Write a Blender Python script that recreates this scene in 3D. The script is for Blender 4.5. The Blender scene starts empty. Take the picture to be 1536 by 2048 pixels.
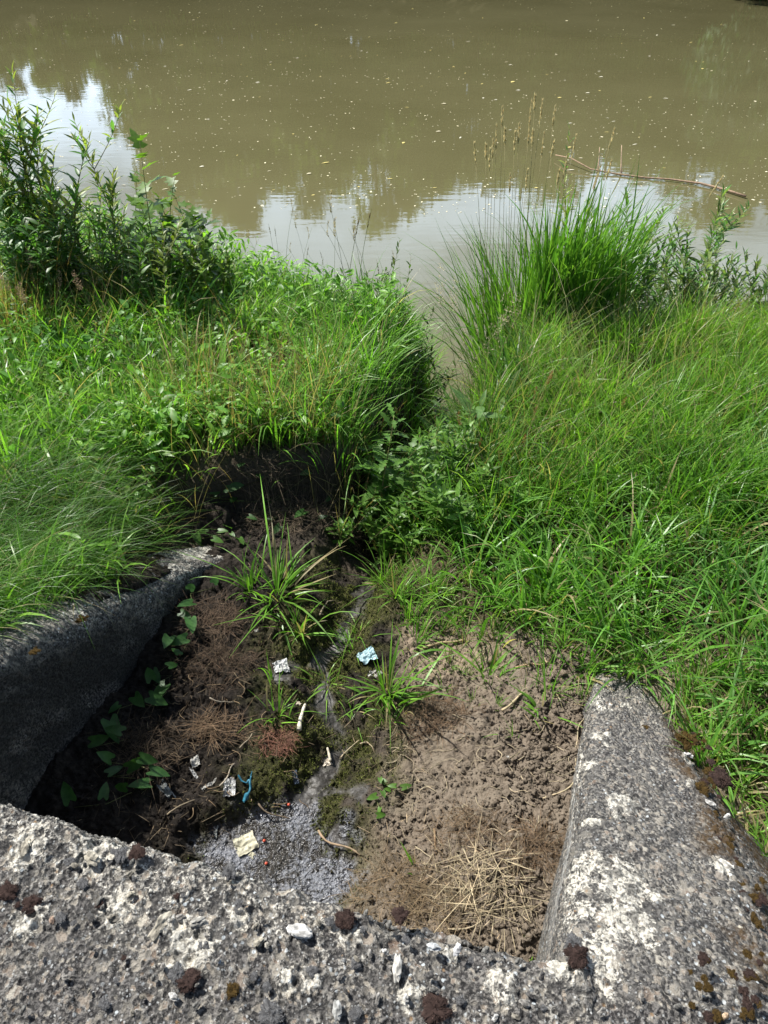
import bpy, math, random
import numpy as np
from mathutils import Vector, Matrix

# ------------------------------------------------------------------ camera, world, sun, exposure
SC = bpy.context.scene
COL = SC.collection
CAM_H, PITCH, LENS = 1.6, math.radians(40.0), 26.0
cam_data = bpy.data.cameras.new("camera")
cam_data.sensor_fit = 'VERTICAL'
cam_data.sensor_height = 36.0
cam_data.sensor_width = 27.0
cam_data.lens = LENS
cam_data.clip_start = 0.05
cam_data.clip_end = 2000.0
cam = bpy.data.objects.new("camera", cam_data)
COL.objects.link(cam)
cam.location = (0, 0, CAM_H)
cam.rotation_euler = (math.pi / 2 - PITCH, 0, 0)
SC.camera = cam

SUN_EL, SUN_AZ = math.radians(53.0), math.radians(-55.0)      # azimuth clockwise from +Y
world = bpy.data.worlds.new("World")
SC.world = world
world.use_nodes = True
wn, wl = world.node_tree.nodes, world.node_tree.links
wn.clear()
w_out = wn.new("ShaderNodeOutputWorld")
w_bg = wn.new("ShaderNodeBackground")
w_sky = wn.new("ShaderNodeTexSky")
w_sky.sky_type = 'NISHITA'
w_sky.sun_disc = False
w_sky.sun_elevation = SUN_EL
w_sky.sun_rotation = SUN_AZ
w_sky.air_density = 1.0
w_sky.dust_density = 2.0
w_tc = wn.new("ShaderNodeTexCoord")
w_map = wn.new("ShaderNodeMapping")
w_map.inputs['Scale'].default_value = (1.0, 1.0, 2.6)
w_noise = wn.new("ShaderNodeTexNoise")
w_noise.inputs['Scale'].default_value = 2.3
w_noise.inputs['Detail'].default_value = 7.0
w_noise.inputs['Roughness'].default_value = 0.6
w_ramp = wn.new("ShaderNodeValToRGB")
w_ramp.color_ramp.elements[0].position = 0.36
w_ramp.color_ramp.elements[1].position = 0.60
w_mix = wn.new("ShaderNodeMix")
w_mix.data_type = 'RGBA'
w_mix.inputs['B'].default_value = (20.5, 25.0, 31.0, 1)
wl.new(w_tc.outputs['Generated'], w_map.inputs['Vector'])
wl.new(w_map.outputs['Vector'], w_noise.inputs['Vector'])
wl.new(w_noise.outputs['Fac'], w_ramp.inputs['Fac'])
w_sep = wn.new("ShaderNodeSeparateXYZ")
wl.new(w_tc.outputs['Generated'], w_sep.inputs[0])
w_band = wn.new("ShaderNodeValToRGB")
wb = w_band.color_ramp.elements
wb[0].position, wb[0].color = 0.02, (0.5, 0.5, 0.5, 1)
wb[1].position, wb[1].color = 0.75, (0.08, 0.08, 0.08, 1)
for p_, c_ in ((0.10, 1.0), (0.38, 0.95), (0.48, 0.18)):
    e_ = wb.new(p_); e_.color = (c_, c_, c_, 1)
wl.new(w_sep.outputs['Z'], w_band.inputs['Fac'])
w_mul = wn.new("ShaderNodeMath"); w_mul.operation = 'MULTIPLY'
w_az = wn.new("ShaderNodeMapRange")
w_az.interpolation_type = 'SMOOTHSTEP'
w_az.inputs['From Min'].default_value = -0.15
w_az.inputs['From Max'].default_value = 0.45
w_az.inputs['To Min'].default_value = 0.12
wl.new(w_sep.outputs['Y'], w_az.inputs['Value'])
w_mul0 = wn.new("ShaderNodeMath"); w_mul0.operation = 'MULTIPLY'
wl.new(w_ramp.outputs['Color'], w_mul0.inputs[0]); wl.new(w_az.outputs['Result'], w_mul0.inputs[1])
wl.new(w_mul0.outputs[0], w_mul.inputs[0]); wl.new(w_band.outputs['Color'], w_mul.inputs[1])
wl.new(w_mul.outputs[0], w_mix.inputs['Factor'])
wl.new(w_sky.outputs['Color'], w_mix.inputs['A'])
wl.new(w_mix.outputs['Result'], w_bg.inputs['Color'])
w_bg.inputs['Strength'].default_value = 0.06
wl.new(w_bg.outputs['Background'], w_out.inputs['Surface'])

sun_data = bpy.data.lights.new("sun", 'SUN')
sun_data.energy = 5.0
sun_data.angle = math.radians(0.5)
sun_data.color = (1.0, 0.965, 0.91)
sun = bpy.data.objects.new("sun", sun_data)
COL.objects.link(sun)
S_DIR = Vector((math.sin(SUN_AZ) * math.cos(SUN_EL), math.cos(SUN_AZ) * math.cos(SUN_EL), math.sin(SUN_EL)))
sun.rotation_euler = S_DIR.to_track_quat('Z', 'Y').to_euler()
sun.location = S_DIR * 50

SC.view_settings.view_transform = 'Standard'
SC.view_settings.look = 'None'
SC.view_settings.exposure = 0.97
SC.view_settings.gamma = 1.0
SC.view_settings.use_curve_mapping = False
SC.render.engine = 'CYCLES'
SC.cycles.max_bounces = 6
SC.cycles.diffuse_bounces = 3
SC.cycles.glossy_bounces = 3
SC.cycles.transmission_bounces = 4
SC.cycles.caustics_reflective = False
SC.cycles.caustics_refractive = False

rng = np.random.default_rng(7)
random.seed(7)
PI = math.pi

# ------------------------------------------------------------------ numeric noise
def _hash(ix, iy, seed):
    h = (ix.astype(np.int64) * 374761393 + iy.astype(np.int64) * 668265263 + seed * 974634777) & 0xFFFFFFFF
    h = ((h ^ (h >> 13)) * 1274126177) & 0xFFFFFFFF
    h = ((h ^ (h >> 16)) * 2246822519) & 0xFFFFFFFF
    h = h ^ (h >> 15)
    return (h & 0xFFFFFF) / float(0xFFFFFF)

def vnoise(x, y, seed=0):
    x = np.asarray(x, float); y = np.asarray(y, float)
    ix, iy = np.floor(x), np.floor(y)
    fx, fy = x - ix, y - iy
    fx = fx * fx * fx * (fx * (fx * 6 - 15) + 10); fy = fy * fy * fy * (fy * (fy * 6 - 15) + 10)
    a = _hash(ix, iy, seed); b = _hash(ix + 1, iy, seed)
    c = _hash(ix, iy + 1, seed); d = _hash(ix + 1, iy + 1, seed)
    return (a + (b - a) * fx) * (1 - fy) + (c + (d - c) * fx) * fy * 1.0

def fbm(x, y, seed=0, octaves=4, gain=0.5):
    s, amp, tot = 0.0, 1.0, 0.0
    x = np.asarray(x, float); y = np.asarray(y, float)
    for o in range(octaves):
        ca, sa = math.cos(0.6 * o), math.sin(0.6 * o)
        s = s + amp * (vnoise((x * ca - y * sa) * 2 ** o + 17.3 * o, (x * sa + y * ca) * 2 ** o - 9.1 * o, seed + o) - 0.5)
        tot += amp
        amp *= gain
    return s / tot * 2.0          # about -1..1

def worley(x, y, seed=0):
    """nearest feature distance, a random number of that cell (cell size 1)"""
    x = np.asarray(x, float); y = np.asarray(y, float)
    ix, iy = np.floor(x), np.floor(y)
    best = np.full(x.shape, 9.0); rid = np.zeros(x.shape)
    for dx in (-1, 0, 1):
        for dy in (-1, 0, 1):
            cx, cy = ix + dx, iy + dy
            px = cx + 0.15 + 0.7 * _hash(cx, cy, seed); py = cy + 0.15 + 0.7 * _hash(cx, cy, seed + 31)
            d = np.hypot(px - x, py - y)
            m = d < best
            best = np.where(m, d, best)
            rid = np.where(m, _hash(cx, cy, seed + 77), rid)
    return best, rid

def ss(a, b, x):
    t = np.clip((np.asarray(x, float) - a) / (b - a), 0, 1)
    return t * t * (3 - 2 * t)

# ------------------------------------------------------------------ where things stand
AZ = math.radians(20.0)
CA, SA = math.cos(AZ), math.sin(AZ)
def to_uv(x, y): return x * CA - y * SA, x * SA + y * CA
def to_xy(u, v): return u * CA + v * SA, -u * SA + v * CA
WATER_Z = -1.7
FPX = 1024.0 / math.tan(math.atan(18.0 / LENS))
CP, SP = math.cos(PITCH), math.sin(PITCH)

def ray(px, py):
    a = (px - 768.0) / FPX
    b = -(py - 1024.0) / FPX
    return np.array([a, CP + b * SP, -SP + b * CP])

def at(px, py, z):
    d = ray(px, py)
    t = (z - CAM_H) / d[2]
    return np.array([d[0] * t, d[1] * t, z])

HA = at(0, 1592, 0.0)[:2]
HB = at(1080, 1896, 0.0)[:2]
HE1 = (HB - HA) / np.linalg.norm(HB - HA)
HE2 = np.array([-HE1[1], HE1[0]])
def to_ab(x, y):
    dx, dy = x - HA[0], y - HA[1]
    return dx * HE1[0] + dy * HE1[1], dx * HE2[0] + dy * HE2[1]

def polydist(x, y, pts):
    d = np.full(np.shape(x), 1e9)
    for (x0, y0), (x1, y1) in zip(pts[:-1], pts[1:]):
        vx, vy = x1 - x0, y1 - y0
        t = np.clip(((x - x0) * vx + (y - y0) * vy) / (vx * vx + vy * vy), 0, 1)
        d = np.minimum(d, np.hypot(x - x0 - t * vx, y - y0 - t * vy))
    return d

STREAM = [tuple(at(px, py, -0.84)[:2]) for px, py in
          ((735, 1150), (720, 1195), (690, 1250), (640, 1335), (655, 1420), (690, 1490), (640, 1570), (605, 1640), (560, 1735), (500, 1800))]
ARM = [tuple(at(px, py, -0.82)[:2]) for px, py in ((640, 1335), (585, 1340), (560, 1370))]
ARM2 = [tuple(at(px, py, -0.82)[:2]) for px, py in ((610, 1590), (660, 1572), (710, 1580))]
GULLY = [STREAM[0], (0.02, 2.85), (0.22, 3.5), (0.5, 4.4), (0.85, 5.6), (1.0, 6.6)]
PUD = at(545, 1730, -0.84)[:2]

def wall_top(v):           # sloping top of both wing walls
    return -np.maximum(v - 0.62, 0) * 0.525

def left_bank(x, y):       # signed distance, positive on the left bank
    u, v = to_uv(x, y)
    n = fbm(x * 3.1, y * 3.1, 3, 3) * 0.10
    yc = 2.76 + (x + 0.75) * 0.36
    gx = -0.12 + (y - 2.9) * 0.28
    d = np.minimum(y - yc, gx - x) + n
    return np.maximum(d, -1.62 - 0.42 * ss(2.12, 2.4, v) - u)

def shore(x):
    return 5.55 + 0.45 * np.clip(-np.asarray(x) - 0.1, 0, 3) + 0.25 * fbm(np.asarray(x) * 0.7, 3.0, 12, 2)

def wetness(x, y):
    d = np.minimum(polydist(x, y, STREAM), np.minimum(polydist(x, y, ARM), polydist(x, y, ARM2)))
    n = fbm(x * 14, y * 14, 40, 4)
    w = ss(0.052, 0.018, d + n * 0.05) * ss(-0.5, -0.15, fbm(x * 7, y * 7, 41, 2))
    rx, ry = (x - PUD[0]), (y - PUD[1])
    r = np.hypot(rx / 0.25, ry / 0.19)
    return np.maximum(w, ss(1.08, 0.85, r + n * 0.4))

def mossiness(x, y):
    d = polydist(x, y, STREAM)
    n = fbm(x * 9, y * 9, 51, 4)
    return ss(0.32, 0.08, np.abs(d - 0.07) + n * 0.16) * ss(-0.25, 0.25, n + 0.2)

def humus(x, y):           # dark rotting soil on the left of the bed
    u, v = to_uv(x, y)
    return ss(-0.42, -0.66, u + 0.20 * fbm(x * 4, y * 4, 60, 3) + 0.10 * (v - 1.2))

def height(x, y, fine=True):
    x = np.asarray(x, float); y = np.asarray(y, float)
    u, v = to_uv(x, y)
    a, b = to_ab(x, y)
    # embankment either side
    emb = -np.maximum(v - 0.62, 0) * 0.525 - 0.05
    zl = -0.5 + np.logaddexp(0, (emb + 0.5) * 9) / 9
    zr = -0.74 + np.logaddexp(0, (emb + 0.74) * 9) / 9
    lump = fbm(x * 1.3, y * 1.3, 5, 4) * 0.07
    zl = np.minimum(zl, wall_top(v) + 0.02 + 0.7 * np.maximum(0, -1.92 - u) + 0.5 * np.maximum(0, v - 2.15) * 3)
    zl = zl + lump
    zr = zr + lump * 0.8 - 0.16 * ss(1.25, 0.8, u) * ss(2.0, 1.5, v)
    # channel bed
    zb = -0.775 + fbm(x * 3.5, y * 3.5, 8, 4) * 0.05
    zb = zb + 0.09 * ss(-0.5, 0.1, u) * ss(0.55, 1.0, v) + 0.06 * ss(-1.0, -1.5, u)
    right = ss(0.20, 0.34, u)
    zb_far = -0.76 + lump * 0.5
    zb = zb + (zb_far - zb) * ss(1.9, 2.6, v)
    z = np.where((u < -1.62) & (v < 2.3), zl, zb)
    z = z + (zr - z) * right
    mL = ss(0.0, 0.10, left_bank(x, y) + 0.03 * fbm(x * 11, y * 11, 6, 3))
    z = z + (np.maximum(zl, z) - z) * mL
    # gully and stream
    dg = polydist(x, y, GULLY) + fbm(x * 4, y * 4, 21, 3) * 0.06 - 0.14 * ss(3.9, 5.0, y)
    gz = -0.90 - 0.36 * np.clip(y - 2.4, 0, 4)
    cut = ss(0.34, 0.05, dg) * ss(2.2, 2.6, y)
    z = z + (np.minimum(gz, z) - z) * cut
    ds = polydist(x, y, STREAM) + fbm(x * 9, y * 9, 22, 3) * 0.04
    z = z - 0.075 * ss(0.17, 0.03, ds) * ss(2.7, 2.3, y)
    rp = np.hypot((x - PUD[0]) / 0.34, (y - PUD[1]) / 0.22)
    z = z + (-0.865 - z) * ss(1.15, 0.75, rp)
    # down to the river, its bed and the far bank
    sh = shore(x)
    down = ss(sh - 1.1, sh + 0.9, y)
    z = z + (-2.5 - z) * down
    far = ss(36.0, 40.5, y + fbm(x * 0.1, 2.0, 9, 3) * 1.5)
    z = z + (0.2 - z) * far
    # behind the headwall
    back = ss(-0.15, -0.45, b)
    z = z + (-0.06 + lump * 0.4 - z) * back
    if fine:
        nearf = ss(4.5, 3.0, np.hypot(x, y)) * (1 - back)
        cl, rid = worley(x / 0.035, y / 0.035, 14)
        cl2, rid2 = worley(x / 0.017, y / 0.017, 15)
        dome = np.sqrt(np.clip(1 - (cl / 0.55) ** 2, 0, 1)) * (rid ** 2)
        dome2 = np.sqrt(np.clip(1 - (cl2 / 0.55) ** 2, 0, 1)) * (rid2 ** 2)
        w = wetness(x, y)
        z = z + nearf * (1 - 0.75 * w) * (0.010 * dome + 0.010 * dome2 + 0.034 * fbm(x * 17, y * 17, 16, 6, 0.70))
        z = z + nearf * w * 0.006 * fbm(x * 38, y * 38, 18, 4, 0.6)
    return z

def march(px, py, f, t0=0.6, t1=60.0, n=6000):
    d = ray(px, py)
    t = np.linspace(0, 1, n) ** 1.6 * (t1 - t0) + t0
    X, Y, Z = d[0] * t, d[1] * t, CAM_H + d[2] * t
    below = Z < f(X, Y)
    i = int(np.argmax(below)) if below.any() else n - 1
    return np.array([X[i], Y[i], float(f(X[i:i+1], Y[i:i+1])[0])])

def on_ground(px, py): return march(px, py, lambda x, y: height(x, y))
def on_cap(px, py): return at(px, py, 0.0)
def on_right_wall(px, py): return march(px, py, lambda x, y: wall_top(to_uv(x, y)[1]))
def on_left_wall(px, py): return march(px, py, lambda x, y: wall_top(to_uv(x, y)[1]))
def on_water(px, py): return at(px, py, WATER_Z)

# ------------------------------------------------------------------ object helpers
def tag(o, label=None, cat=None, group=None, kind=None):
    if label: o['label'] = label
    if cat: o['category'] = cat
    if group: o['group'] = group
    if kind: o['kind'] = kind
    return o

def empty(name, loc=(0, 0, 0), label=None, cat=None, group=None):
    o = bpy.data.objects.new(name, None)
    o.empty_display_size = 0.05
    COL.objects.link(o)
    o.location = tuple(float(c) for c in loc)
    return tag(o, label, cat, group)

def mesh_data(name, V, F, mat, attrs=None, smooth=True):
    """V (n,3); F one array or a list of arrays (m,3)/(m,4)"""
    V = np.asarray(V, np.float32)
    Fs = F if isinstance(F, list) else [F]
    Fs = [np.asarray(f, np.int32) for f in Fs if len(f)]
    me = bpy.data.meshes.new(name)
    me.vertices.add(len(V))
    me.vertices.foreach_set('co', V.ravel())
    nl = sum(f.size for f in Fs); nf = sum(len(f) for f in Fs)
    me.loops.add(nl)
    me.loops.foreach_set('vertex_index', np.concatenate([f.ravel() for f in Fs]))
    tot = np.concatenate([np.full(len(f), f.shape[1], np.int32) for f in Fs])
    start = np.concatenate([[0], np.cumsum(tot)[:-1]]).astype(np.int32)
    me.polygons.add(nf)
    me.polygons.foreach_set('loop_start', start)
    me.polygons.foreach_set('loop_total', tot)
    me.polygons.foreach_set('use_smooth', np.full(nf, smooth, bool))
    if attrs:
        for k, a in attrs.items():
            a = np.asarray(a, np.float32)
            if a.ndim == 1: a = np.stack([a, a, a], 1)
            if a.shape[1] == 3: a = np.concatenate([a, np.ones((len(a), 1), np.float32)], 1)
            at_ = me.attributes.new(k, 'FLOAT_COLOR', 'POINT')
            at_.data.foreach_set('color', a.astype(np.float32).ravel())
    me.update(calc_edges=True)
    if mat: me.materials.append(mat)
    return me

def mesh_obj(name, V, F, mat, parent=None, attrs=None, smooth=True, loc=None):
    me = mesh_data(name, V, F, mat, attrs, smooth)
    return link(name, me, parent, loc)

def link(name, me, parent=None, loc=None):
    o = bpy.data.objects.new(name, me)
    COL.objects.link(o)
    if parent: o.parent = parent
    if loc is not None: o.location = tuple(float(c) for c in loc)
    return o

def dup(root, loc, rotz=0.0, scale=1.0, label=None, group=None, tilt=None):
    r = root.copy(); COL.objects.link(r)
    r.location = tuple(float(c) for c in loc)
    r.rotation_euler = (tilt[0], tilt[1], rotz) if tilt else (0, 0, rotz)
    r.scale = (scale,) * 3
    if label: r['label'] = label
    if group: r['group'] = group
    for ch in list(root.children):
        c = ch.copy(); COL.objects.link(c); c.parent = r
        for g in list(ch.children):
            d = g.copy(); COL.objects.link(d); d.parent = c
    return r

class Soup:
    """collects pieces that become one mesh"""
    def __init__(self): self.V, self.F3, self.F4, self.T, self.n = [], [], [], [], 0
    def add(self, V, F, tint=None):
        V = np.asarray(V, float)
        Fs = F if isinstance(F, list) else [F]
        for f in Fs:
            f = np.asarray(f, int)
            if not len(f): continue
            (self.F3 if f.shape[1] == 3 else self.F4).append(f + self.n)
        self.V.append(V); self.n += len(V)
        if tint is None: tint = (0.2, 0.2, 0.2)
        tint = np.asarray(tint, float)
        if tint.ndim == 1: tint = np.repeat(tint[None], len(V), 0)
        self.T.append(tint)
        return self
    def data(self, name, mat, smooth=True, off=None):
        V = np.concatenate(self.V)
        if off is not None: V = V - np.asarray(off)
        F = []
        if self.F3: F.append(np.concatenate(self.F3))
        if self.F4: F.append(np.concatenate(self.F4))
        return mesh_data(name, V, F, mat, {'tint': np.concatenate(self.T)}, smooth)
    def build(self, name, mat, parent=None, smooth=True, off=None, loc=None):
        return link(name, self.data(name, mat, smooth, off), parent, loc)

def blades(base, L, W, az, lean, bend, seg=5, tint=None, roll=None, tipw=0.04, belly=0.35, power=1.4):
    base = np.asarray(base, float); N = len(base)
    L, W, az, lean, bend = [np.broadcast_to(np.asarray(q, float), (N,)) for q in (L, W, az, lean, bend)]
    roll = rng.normal(0, 0.5, N) if roll is None else np.broadcast_to(roll, (N,))
    dirh = np.stack([np.sin(az), np.cos(az), np.zeros(N)], 1)
    side = np.stack([np.cos(az), -np.sin(az), np.zeros(N)], 1)
    up = np.array([0, 0, 1.0])
    p = base.copy(); V = np.zeros((N, seg + 1, 2, 3))
    for k in range(seg + 1):
        s = k / seg
        th = lean + bend * s ** power
        tan = np.sin(th)[:, None] * dirh + np.cos(th)[:, None] * up
        nor = np.cos(th)[:, None] * dirh - np.sin(th)[:, None] * up
        rr = roll * (0.3 + s)
        wd = np.cos(rr)[:, None] * side + np.sin(rr)[:, None] * nor
        w = W * (min(1.0, 0.55 + s / max(belly, 1e-3) * 0.45)) * max(tipw, (1 - max(0, (s - belly) / (1 - belly)) ** 1.6)) * 0.5
        V[:, k, 0] = p - wd * w[:, None]; V[:, k, 1] = p + wd * w[:, None]
        p = p + tan * (L / seg)[:, None]
    V = V.reshape(N * (seg + 1) * 2, 3)
    o = (np.arange(N) * (seg + 1) * 2)[:, None] + (np.arange(seg) * 2)[None]
    F = np.stack([o, o + 1, o + 3, o + 2], -1).reshape(-1, 4)
    T = None
    if tint is not None:
        tint = np.broadcast_to(np.asarray(tint, float), (N, 3))
        T = np.repeat(tint, (seg + 1) * 2, 0)
    return V, F, T

def leaf_template(rows, lift=0.10, fold=0.12, curve=0.15):
    """rows: (y, half width[, y of the edge])"""
    V = []
    for r in rows:
        y, w = r[0], r[1]; ye = r[2] if len(r) > 2 else y
        V += [(-w, ye, fold * w * 2 - curve * ye * ye), (0, y, -curve * y * y), (w, ye, fold * w * 2 - curve * ye * ye)]
    F = []
    for k in range(len(rows) - 1):
        i = k * 3
        F += [(i, i + 1, i + 4, i + 3), (i + 1, i + 2, i + 5, i + 4)]
    return np.array(V, float), np.array(F)

LEAF = {
    'willow': leaf_template([(0, .012), (.12, .055), (.35, .10), (.6, .095), (.82, .05), (1, .004)], curve=.22),
    'ovate': leaf_template([(0, .02), (.15, .17), (.4, .25), (.65, .19), (.85, .09), (1, .005)]),
    'lance': leaf_template([(0, .02), (.15, .10), (.4, .15), (.65, .12), (.85, .06), (1, .005)], curve=.3),
    'arrow': leaf_template([(0, .20, -.22), (.04, .30, -.17), (.12, .335, -.04), (.2, .31, .12), (.38, .30), (.58, .245), (.78, .15), (.93, .055), (1, .004)], fold=.10),
    'jagged': leaf_template([(0, .03), (.12, .10), (.2, .05), (.32, .17), (.42, .07), (.56, .20), (.66, .08), (.8, .15), (.88, .07), (1, .005)], curve=.35),
    'lobed': leaf_template([(0, .10, -.05), (.1, .36, .05), (.25, .18, .25), (.42, .40, .50), (.55, .16, .55), (.75, .12), (1, .005)], fold=.06),
    'blade': leaf_template([(0, .03), (.3, .05), (.7, .04), (1, .003)], curve=.5),
}

def frames(d, normal_hint, roll):
    d = d / np.linalg.norm(d, axis=1, keepdims=True)
    h = np.asarray(normal_hint, float); h = np.broadcast_to(h, d.shape)
    z = h - (h * d).sum(1, keepdims=True) * d
    nz = np.linalg.norm(z, axis=1, keepdims=True)
    z = np.where(nz < 1e-4, np.array([[1.0, 0, 0]]), z / np.maximum(nz, 1e-6))
    x = np.cross(d, z)
    c, s = np.cos(roll)[:, None], np.sin(roll)[:, None]
    x2 = c * x + s * z; z2 = -s * x + c * z
    return np.stack([x2, d, z2], -1)          # columns

def instances(tmpl, pos, R, scale, tint):
    TV, TF = tmpl
    N, n = len(pos), len(TV)
    scale = np.broadcast_to(np.asarray(scale, float), (N,))
    V = np.einsum('nij,kj->nki', R, TV) * scale[:, None, None] + np.asarray(pos)[:, None, :]
    Fi = (np.arange(N) * n)[:, None, None] + TF[None]
    T = np.repeat(np.broadcast_to(np.asarray(tint, float), (N, 3)), n, 0)
    return V.reshape(-1, 3), Fi.reshape(-1, TF.shape[1]), T

def tube(pts, rad, sides=5):
    pts = np.asarray(pts, float); n = len(pts)
    rad = np.broadcast_to(np.asarray(rad, float), (n,))
    tan = np.gradient(pts, axis=0)
    tan /= np.maximum(np.linalg.norm(tan, axis=1, keepdims=True), 1e-9)
    ref = np.array([0.31, 0.17, 0.93]) if abs(tan[0][2]) < 0.8 else np.array([0.93, 0.31, 0.17])
    a = np.cross(tan, ref); a /= np.maximum(np.linalg.norm(a, axis=1, keepdims=True), 1e-9)
    b = np.cross(tan, a)
    ang = np.arange(sides) / sides * 2 * PI
    V = pts[:, None] + rad[:, None, None] * (np.cos(ang)[None, :, None] * a[:, None] + np.sin(ang)[None, :, None] * b[:, None])
    F = []
    for k in range(n - 1):
        for s in range(sides):
            s2 = (s + 1) % sides
            F.append((k * sides + s, k * sides + s2, (k + 1) * sides + s2, (k + 1) * sides + s))
    V = V.reshape(-1, 3)
    F4 = np.array(F)
    c0, c1 = len(V), len(V) + 1
    V = np.concatenate([V, pts[:1], pts[-1:]])
    F3 = [(c0, (s + 1) % sides, s) for s in range(sides)] + [(c1, (n - 1) * sides + s, (n - 1) * sides + (s + 1) % sides) for s in range(sides)]
    return V, [F4, np.array(F3)]

def curve_pts(p0, d, L, bend, az, n=8, wob=0.0):
    """a stalk from p0: direction d tilting toward az as it goes"""
    th0, th1 = d, d + bend
    pts = [np.array(p0, float)]
    for k in range(n - 1):
        s = (k + 0.5) / (n - 1)
        th = th0 + (th1 - th0) * s ** 1.5
        a2 = az + wob * math.sin(3 * s + az)
        pts.append(pts[-1] + L / (n - 1) * np.array([math.sin(th) * math.sin(a2), math.sin(th) * math.cos(a2), math.cos(th)]))
    return np.array(pts)

def ico(sub=2):
    import bmesh
    bm = bmesh.new()
    bmesh.ops.create_icosphere(bm, subdivisions=sub, radius=1.0)
    V = np.array([v.co[:] for v in bm.verts]); F = np.array([[v.index for v in f.verts] for f in bm.faces])
    bm.free()
    return V, F
ICO1, ICO2, ICO3, ICO4 = ico(1), ico(2), ico(3), ico(4)

def lump_shape(src, seed, rough=0.3, squash=(1, 1, 0.7), freq=1.6):
    V, F = src
    n = fbm(V[:, 0] * freq + V[:, 2] * 0.9 + seed * 3.7, V[:, 1] * freq - V[:, 2] * 1.3 + seed * 1.9, 90 + seed, 4)
    c, _ = worley(V[:, 0] * 1.4 + V[:, 2] + seed, V[:, 1] * 1.4 - V[:, 2] + seed, seed)
    r = 1 + rough * n - rough * 0.5 * c
    return V * r[:, None] * np.array(squash), F

def rotz(a):
    c, s = np.cos(a), np.sin(a)
    R = np.zeros(np.shape(a) + (3, 3)); R[..., 0, 0] = c; R[..., 0, 1] = -s; R[..., 1, 0] = s; R[..., 1, 1] = c; R[..., 2, 2] = 1
    return R

def rand_rot(N):
    q = rng.normal(size=(N, 4)); q /= np.linalg.norm(q, axis=1, keepdims=True)
    w, x, y, z = q.T
    return np.stack([np.stack([1 - 2 * (y * y + z * z), 2 * (x * y - z * w), 2 * (x * z + y * w)], -1),
                     np.stack([2 * (x * y + z * w), 1 - 2 * (x * x + z * z), 2 * (y * z - x * w)], -1),
                     np.stack([2 * (x * z - y * w), 2 * (y * z + x * w), 1 - 2 * (x * x + y * y)], -1)], 1)

# ------------------------------------------------------------------ materials
class Mat:
    def __init__(self, name):
        self.m = bpy.data.materials.new(name); self.m.use_nodes = True
        self.t = self.m.node_tree; self.t.nodes.clear()
        self.out = self.n('ShaderNodeOutputMaterial')
        self.b = self.n('ShaderNodeBsdfPrincipled')
        self.l(self.b.outputs[0], self.out.inputs['Surface'])
    def n(self, k, **kw):
        nd = self.t.nodes.new(k)
        for a, v in kw.items(): setattr(nd, a, v)
        return nd
    def l(self, a, b): self.t.links.new(a, b)
    def val(self, sock, v):
        if hasattr(v, 'is_output') or isinstance(v, bpy.types.NodeSocket): self.l(v, sock)
        else: sock.default_value = v
    def coord(self, kind='Object'):
        if not hasattr(self, '_tc'): self._tc = self.n('ShaderNodeTexCoord')
        return self._tc.outputs[kind]
    def noise(self, scale, detail=4, rough=0.55, vec=None, dist=0.0):
        nd = self.n('ShaderNodeTexNoise')
        nd.inputs['Scale'].default_value = scale; nd.inputs['Detail'].default_value = detail
        nd.inputs['Roughness'].default_value = rough; nd.inputs['Distortion'].default_value = dist
        self.l(vec or self.coord(), nd.inputs['Vector'])
        return nd.outputs['Fac']
    def voro(self, scale, feature='F1', vec=None, rand=1.0):
        nd = self.n('ShaderNodeTexVoronoi', feature=feature)
        nd.inputs['Scale'].default_value = scale; nd.inputs['Randomness'].default_value = rand
        self.l(vec or self.coord(), nd.inputs['Vector'])
        return nd
    def ramp(self, fac, a, b, ca=(0, 0, 0, 1), cb=(1, 1, 1, 1)):
        nd = self.n('ShaderNodeValToRGB')
        e = nd.color_ramp.elements
        if a <= b:
            e[0].position, e[1].position = a, b; e[0].color, e[1].color = ca, cb
        else:
            e[0].position, e[1].position = b, a; e[0].color, e[1].color = cb, ca
        self.l(fac, nd.inputs['Fac'])
        return nd.outputs['Color']
    def mix(self, fac, a, b, mode='MIX'):
        nd = self.n('ShaderNodeMix', data_type='RGBA', blend_type=mode)
        self.val(nd.inputs['Factor'], fac)
        for s, v in ((nd.inputs['A'], a), (nd.inputs['B'], b)):
            if isinstance(v, (tuple, list)): s.default_value = tuple(v) + ((1,) if len(v) == 3 else ())
            else: self.l(v, s)
        return nd.outputs['Result']
    def math(self, op, a, b=0.0):
        nd = self.n('ShaderNodeMath', operation=op)
        self.val(nd.inputs[0], a); self.val(nd.inputs[1], b)
        return nd.outputs[0]
    def attr(self, name, chan=None):
        nd = self.n('ShaderNodeAttribute', attribute_name=name)
        if chan is None: return nd.outputs['Color']
        sp = self.n('ShaderNodeSeparateColor'); self.l(nd.outputs['Color'], sp.inputs[0])
        return sp.outputs[chan]
    def bump(self, h, strength, dist, prev=None):
        nd = self.n('ShaderNodeBump')
        nd.inputs['Strength'].default_value = strength; nd.inputs['Distance'].default_value = dist
        self.l(h, nd.inputs['Height'])
        if prev is not None: self.l(prev, nd.inputs['Normal'])
        return nd.outputs['Normal']
    def set(self, **kw):
        for k, v in kw.items(): self.val(self.b.inputs[k.replace('_', ' ')], v)

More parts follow.
